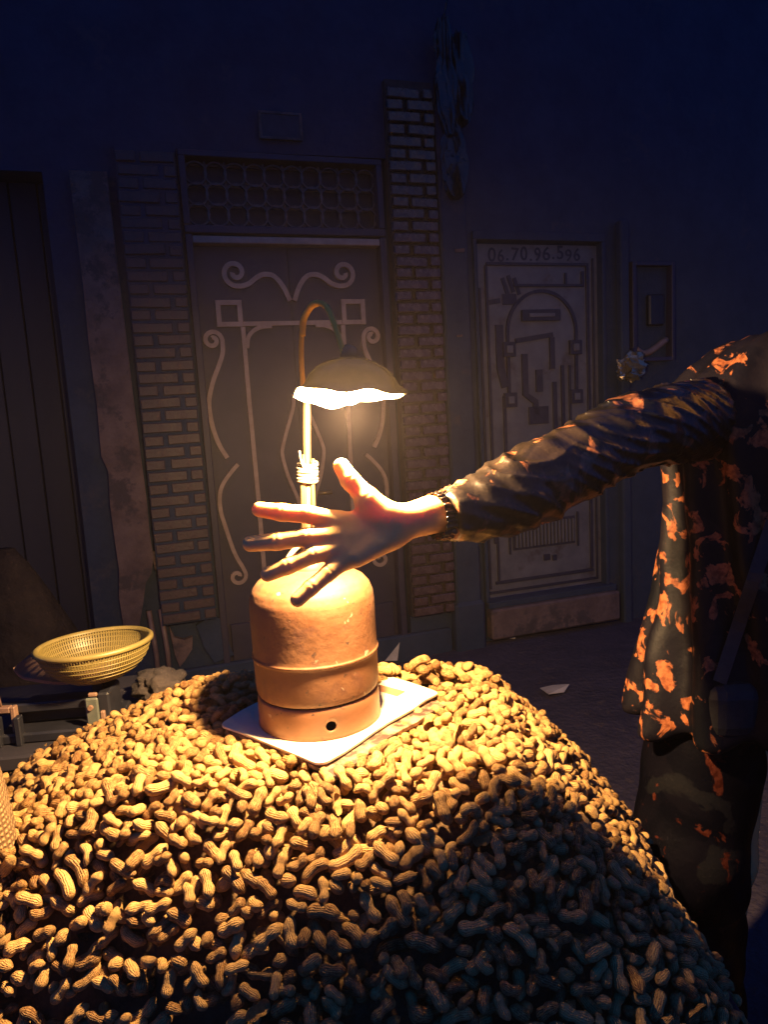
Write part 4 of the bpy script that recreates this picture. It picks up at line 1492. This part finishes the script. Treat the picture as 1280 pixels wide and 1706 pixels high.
# how much of each shell is uncovered, and how large it shows
cnt = np.bincount(owner[owner >= 0], minlength=len(PNUTS))
score = []
for i, p in enumerate(PNUTS):
    w = Vector((p[3], p[4], p[5])) - cam.location
    dep = w.dot(_D)
    px, py = 640 + FPX * w.dot(_R) / dep, 853 - FPX * w.dot(_U) / dep
    inside = 10 < px < 1270 and 1090 < py < 1600
    score.append(cnt[i] / dep ** 2 * (1 if inside else 0))
order = np.argsort(-np.array(score))
singles = set(int(i) for i in order[:300])
vm = []
for vi in range(10):
    V, F, UV = VAR[vi][4]
    for t in (.25, .75):
        vm.append(peanut_mesh("peanut", V, F, UV, np.full(len(V), t)))
for i in order[:300]:
    p = PNUTS[int(i)]
    o = bpy.data.objects.new("peanut", vm[p[0] * 2 + int(p[8] > .5)])
    COL.objects.link(o)
    o.matrix_world = pmat(p)
    tag(o, "unshelled peanut lying uncovered on the big lamplit heap", "peanut", "peanuts on top of the heap")
# all the others in one mesh, over a brown sheet that fills the gaps
VV, FF, UU, TT = [], [], [], []
base = 0
for i, p in enumerate(PNUTS):
    if i in singles or cnt[i] < 2: continue
    V, F, UV = VAR[p[0]][5]
    m = np.array(pmat(p))
    VV.append(V @ m[:3, :3].T + m[:3, 3]); FF.append(F + base); UU.append(UV); TT.append(np.full(len(V), p[8])); base += len(V)
heap_me = peanut_mesh("peanut_heap", np.concatenate(VV), np.concatenate(FF), np.concatenate(UU), np.concatenate(TT))
heap = link("peanut_heap", heap_me)
tag(heap, "large sloping heap of unshelled peanuts lit by the lamp", "peanuts", kind="stuff")
st = 4
UX, UY = GX[::st, ::st], GY[::st, ::st]
UZ = np.maximum(HT[::st, ::st] - .031 * np.sqrt(1 + SLOPE[::st, ::st] ** 2), BED + .002)
nx, ny = UX.shape
i, j = np.meshgrid(np.arange(nx - 1), np.arange(ny - 1), indexing='ij'); a = (i * ny + j).ravel()
q4 = np.stack([a, a + ny, a + ny + 1, a + 1], 1)
q4 = q4[(HT[::st, ::st].ravel()[q4] > BED + .012).all(1)]
uf = link("heap_core", np_mesh("heap_core", np.stack([UX, UY, UZ], -1).reshape(-1, 3), q4), M["underfill"], heap)
uf["kind"] = "stuff"
print("peanuts", len(PNUTS), "kept", len(VV), "tris", 2 * len(heap_me.polygons))

# ------------------------------------------------------------------ push cart under the heap
cart = empty("push_cart", (-.3, .9, 0))
tag(cart, "dark wooden push cart carrying the heap of peanuts", "cart")
co = -Vector(cart.location)
for k in range(9):
    y0 = .27 + k * .148
    o = box("bed_plank", M["cart_wood"], cart, -1.06 + co.x, .43 + co.x, y0 + co.y, y0 + .142 + co.y, .545, .578, bevel=.004)
for (y0, y1) in ((.235, .268), (1.605, 1.638)):
    box("side_rail", M["cart_wood"], cart, -1.06 + co.x, .43 + co.x, y0 + co.y, y1 + co.y, .50, .64, bevel=.006)
for (x0, x1) in ((-1.095, -1.062), (.432, .462)):
    box("side_rail", M["cart_wood"], cart, x0 + co.x, x1 + co.x, .235 + co.y, 1.638 + co.y, .50, .64, bevel=.006)
for x in (-.98, .36):
    for y in (.34, 1.50):
        box("leg", M["cart_wood"], cart, x - .03 + co.x, x + .03 + co.x, y - .03 + co.y, y + .03 + co.y, 0, .544, bevel=.006)

# ------------------------------------------------------------------ crate, scale, colander on the left
def crate_and_scale():
    top = .875
    cr = empty("wooden_crate", (-.82, 1.52, 0)); cr.rotation_euler.z = R_(6)
    tag(cr, "dark wooden trestle table holding the scale left of the heap", "table")
    for k in range(4):
        box("top_plank", M["cart_wood"], cr, -.36, .30, -.20 + k * .105, -.20 + k * .105 + .10, top - .03, top, bevel=.004)
    for x in (-.33, .26):
        for y in (-.17, .18):
            box("leg", M["cart_wood"], cr, x - .022, x + .022, y - .022, y + .022, 0, top - .031, bevel=.004)
    box("apron", M["cart_wood"], cr, -.33, .27, -.192, -.172, top - .10, top - .031, bevel=.003)
    sc = empty("weighing_scale", (-.64, 1.45, top)); sc.rotation_euler.z = R_(4)
    tag(sc, "dark metal weighing scale with a bent pan under the yellow colander", "scale")
    box("base", M["scale_metal"], sc, -.17, .06, -.06, .08, .0, .022, bevel=.004)
    box("beam", M["scale_metal"], sc, -.20, .055, -.035, -.012, .055, .075, bevel=.003)
    box("body", M["scale_metal"], sc, -.15, .04, -.01, .07, .022, .055, bevel=.006)
    box("post", M["scale_metal"], sc, .005, .03, .0, .03, .055, .104, bevel=.003)
    box("bracket", M["scale_metal"], sc, .03, .055, -.05, .03, .02, .09, bevel=.004)
    pl = box("latch_plate", M["plate"], sc, .010, .036, -.062, -.055, .018, .085, bevel=.003)
    bm = bmesh.new(); bmesh.ops.create_cone(bm, cap_ends=True, segments=14, radius1=.006, radius2=.005, depth=.006)
    me = bpy.data.meshes.new("rivet"); bm.to_mesh(me); bm.free()
    o = link("rivet", me, M["tray"], pl); o.location = (.021, -.064, .066); o.rotation_euler.x = R_(90)
    box("latch_tab", M["tray"], sc, .016, .034, -.058, -.05, .086, .094, bevel=.002)
    box("latch_tab", M["tray"], sc, .037, .046, -.06, -.05, .03, .055, bevel=.002)
    for x in (-.17, -.13):
        box("guide", M["scale_metal"], sc, x, x + .012, -.07, -.05, -.0, .06, bevel=.002)
    link("lever", tube_me("lever", [(-.20, -.03, .03), (-.225, -.02, .10), (-.27, .0, .20)], [.005, .004, .006], 8), M["tray"], sc)
    # bent pan: shallow strip with upturned ends
    pts = spline([(-.118, .0, .146), (-.107, .0, .130), (-.09, .0, .122), (-.03, .0, .108), (.04, .0, .112), (.085, .0, .121), (.105, .0, .128), (.117, .0, .141), (.122, .0, .158)], 5)
    v, f = [], []
    for q in pts:
        for (yy, dz) in ((-.05, 0), (.05, 0), (.05, .006), (-.05, .006)):
            v.append((q[0] + .03 - .05, q[1] + yy + .03, q[2] + dz - .004))
    for i in range(len(pts) - 1):
        for k in range(4):
            f.append((i * 4 + k, i * 4 + (k + 1) % 4, i * 4 + 4 + (k + 1) % 4, i * 4 + 4 + k))
    f += [(0, 1, 2, 3), tuple((len(pts) - 1) * 4 + k for k in (3, 2, 1, 0))]
    me = mesh("pan", v, f); fix_normals(me); link("pan", me, M["tray"], sc)
    # small frame at the far left
    rk = empty("wire_frame", (-.80, 1.40, top)); tag(rk, "small dull metal frame with a thin rod at the far left", "frame")
    for (a, b, c, d) in ((-.03, -.02, .0, .075), (.02, .03, .0, .075), (-.02, .02, .062, .075), (-.02, .02, .0, .012)):
        box("frame_bar", M["tray"], rk, a, b, -.008, .008, c, d, bevel=.002)
    link("rod", tube_me("rod", [(.0, .0, .075), (-.006, .0, .12), (-.012, .0, .15)], .0025, 6), M["tray"], rk)
    # colander
    cl = empty("colander", (-.617, 1.45, .973)); cl.rotation_euler = (R_(-2), R_(-1.5), 0)
    tag(cl, "yellow plastic colander with slotted sides resting on the scale", "colander")
    Rr, Hh = .110, .074
    prof = lambda t: (Rr * (1 - (1 - t) ** 2.2) ** .5 if False else Rr * (.36 + .64 * math.sin(t * math.pi / 2) ** .85), Hh * t ** 1.25)
    # slotted wall: upright ribs standing on three hoops
    rib_n = 124
    me = None
    v, f = [], []
    for i in range(11):
        t = i / 10
        r, z = prof(t); z += .008
        wd = .0013 + .0005 * t
        v += [(r - .0012, -wd, z), (r - .0012, wd, z), (r + .0012, wd, z), (r + .0012, -wd, z)]
    for i in range(10):
        for k in range(4):
            f.append((i * 4 + k, i * 4 + (k + 1) % 4, i * 4 + 4 + (k + 1) % 4, i * 4 + 4 + k))
    rib = mesh("rib", v, f); fix_normals(rib)
    for k in range(rib_n):
        o = link("rib", rib, M["yellow"], cl); o.rotation_euler.z = 2 * math.pi * k / rib_n
    for t in (.0, .12, .24, .36, .48, .6, .72, .84, .94):
        r, z = prof(t); z += .008
        link("hoop", lathe_me("hoop", [(r - .0006, z - .0015), (r + .0018, z - .0009), (r + .0018, z + .0009), (r - .0006, z + .0009), (r - .0006, z - .0015)], 72), M["yellow"], cl)
    r, z = prof(1.0); z += .008
    link("rim", lathe_me("rim", [(r - .003, z), (r - .001, z + .005), (r + .004, z + .006), (r + .008, z + .003), (r + .0085, z - .003), (r + .006, z - .004), (r + .003, z - .002), (r - .003, z)], 96), M["yellow"], cl)
    link("bottom", lathe_me("bottom", [(0, .0065), (.038, .0065), (.0405, .008), (.038, .0095), (0, .0095)], 48), M["yellow"], cl)
    # outer mesh skin between the ribs (fine perforated wall)
    pr = [prof(t / 12) for t in range(13)]
    # crumpled rag behind the scale
    bm = bmesh.new(); bmesh.ops.create_icosphere(bm, subdivisions=4, radius=1)
    wv = waves(71, 12, 3, 13)
    for q in bm.verts:
        s = float(wv(q.co.x, q.co.y, q.co.z)); k = 1 + .20 * s + .10 * math.sin(9 * q.co.x + 7 * q.co.z + 3 * s)
        q.co = Vector((q.co.x * .052 * k, q.co.y * .05 * k, max(-.03, q.co.z * .040 * k)))
    for q in bm.faces: q.smooth = True
    me = bpy.data.meshes.new("rag"); bm.to_mesh(me); bm.free()
    o = link("rag_bundle", me, M["rag"]); o.location = (-.535, 1.58, top + .031)
    tag(o, "crumpled grey cloth bundle behind the yellow colander", "cloth bundle")


crate_and_scale()

# ------------------------------------------------------------------ burlap sack at the left edge
def build_sack():
    base_z = .60
    c = Vector((-.715, .95, 0))
    v, f, uv = [], [], []
    n, m = 64, 40
    prof = [(.0, base_z), (.10, base_z), (.135, base_z + .04), (.150, .75), (.148, .86), (.140, .95), (.128, 1.02), (.122, 1.045), (.112, 1.05), (.104, 1.035), (.10, .98), (.0, .97)]
    pr = spline(prof, 4)
    wv = waves(51, 9, 8, 26)
    for i, (r, z) in enumerate(pr):
        for k in range(n):
            a = 2 * math.pi * k / n
            s = float(wv(r * math.cos(a), r * math.sin(a), z))
            rr = r * (1 + .05 * s + .05 * math.sin(a * 2 + 1) + .03 * math.sin(a * 7 + z * 14) + .03 * abs(math.sin(a * 5.5 + 2 * s + z * 6)) + .05 * max(0, z - .95) / .1 * math.sin(a * 4 + 1.3))
            v.append((c.x + rr * math.cos(a), c.y + rr * math.sin(a), z + .006 * s))
    fu = []
    for i in range(len(pr) - 1):
        for k in range(n):
            f.append((i * n + k, i * n + (k + 1) % n, (i + 1) * n + (k + 1) % n, (i + 1) * n + k))
            fu += [(k / n * 2.6, i * .06), ((k + 1) / n * 2.6, i * .06), ((k + 1) / n * 2.6, (i + 1) * .06), (k / n * 2.6, (i + 1) * .06)]
    me = mesh("burlap_sack", v, f, True)
    u = me.uv_layers.new(name="weave"); u.data.foreach_set("uv", np.array(fu, np.float32).ravel())
    o = link("burlap_sack", me, M["sackcloth"])
    tag(o, "coarse burlap sack standing in the peanuts at the left edge", "sack")


build_sack()

# ------------------------------------------------------------------ litter on the ground
def litter(name, x, y, pts, label, rz=0, lift=.0, cat="paper scrap"):
    n = len(pts)
    v = [(a, b, z + .006) for a, b, z in pts] + [(a, b, z + .003) for a, b, z in pts]
    f = [tuple(range(n)), tuple(range(2 * n - 1, n - 1, -1))] + [(i, (i + 1) % n, n + (i + 1) % n, n + i) for i in range(n)]
    me = mesh(name, v, f); fix_normals(me)
    o = link(name, me, M["litter"]); o.location = (x, y, lift); o.rotation_euler.z = rz
    tag(o, label, cat)


litter("paper_scrap", .82, 3.60, [(-.05, .03, 0), (-.03, -.08, .01), (.06, -.04, .0), (.10, .01, .02), (.02, .03, .012)], "pale flat paper scrap lying on the ground near the heap's right slope")
litter("paper_scrap", .81, 4.50, [(-.05, -.03, 0), (-.015, -.04, .0), (0, -.02, .035), (.03, -.04, .02), (.05, -.02, .07), (.045, .02, .10), (.0, .02, .03), (-.03, .02, .11)], "crumpled paper scrap standing at the foot of the grey door's plinth")
litter("paper_scrap", .0, 4.22, [(-.06, -.03, 0), (.03, -.04, .0), (.05, .0, .10), (.02, .02, .12), (-.01, .0, .05), (-.05, .02, .03)], "torn paper scrap on the ground right behind the gas bottle")
bm = bmesh.new(); bmesh.ops.create_icosphere(bm, subdivisions=2, radius=.016)
for q in bm.verts: q.co *= 1 + .2 * math.sin(q.co.x * 300 + q.co.z * 200)
me = bpy.data.meshes.new("pebble"); bm.to_mesh(me); bm.free()
o = link("pebble", me, M["litter"]); o.location = (-1.165, 3.99, .012)
tag(o, "small pale pebble on the dark ground left of the gas bottle", "pebble")

# dark cloth-covered bundle far left
def build_bundle():
    a = at(28, 915, 2.1)
    v, f = [], []
    wv = waves(61, 10, 6, 20)
    n, q = 48, 22
    for i in range(q):
        t = i / (q - 1)
        z = a.z * (1 - t)
        r = .03 + .42 * t ** .8
        for k in range(n):
            an = 2 * math.pi * k / n
            x, y = r * math.cos(an), r * .7 * math.sin(an)
            s_ = float(wv(x, y, z * .3))
            x *= 1 + .17 * s_; y *= 1 + .17 * s_
            v.append((x, y, z + .01 * s_ * (t < .95)))
    for i in range(q - 1):
        for k in range(n):
            f.append((i * n + k, i * n + (k + 1) % n, (i + 1) * n + (k + 1) % n, (i + 1) * n + k))
    f.append(tuple(range(n)))
    me = mesh("covered_bundle", v, f, True); fix_normals(me)
    o = link("covered_bundle", me, M["rag"]); o.location = (a.x - .04, a.y, 0)
    o.data.materials.clear(); o.data.materials.append(M["dark_cloth"])
    tag(o, "dim heap of goods under a draped dark cloth at the far left", "covered goods")


build_bundle()

# ------------------------------------------------------------------ thin haze added for a halo round the lamp and lifted blacks
if HAZE > 0:
    hm = bpy.data.materials.new("halo_haze"); hm.use_nodes = True
    N = hm.node_tree.nodes; L = hm.node_tree.links
    N.remove(N["Principled BSDF"])
    pv = N.new("ShaderNodeVolumePrincipled")
    pv.inputs["Color"].default_value = (.90, .78, .82, 1); pv.inputs["Density"].default_value = HAZE; pv.inputs["Anisotropy"].default_value = 0.72
    L.new(pv.outputs[0], N["Material Output"].inputs["Volume"])
    hz = link("haze", box_me("haze", -9, 9, -5, 9, -1.1, 6.6), hm)
    tag(hz, "thin added haze that gives the lamp its halo", kind="stuff")
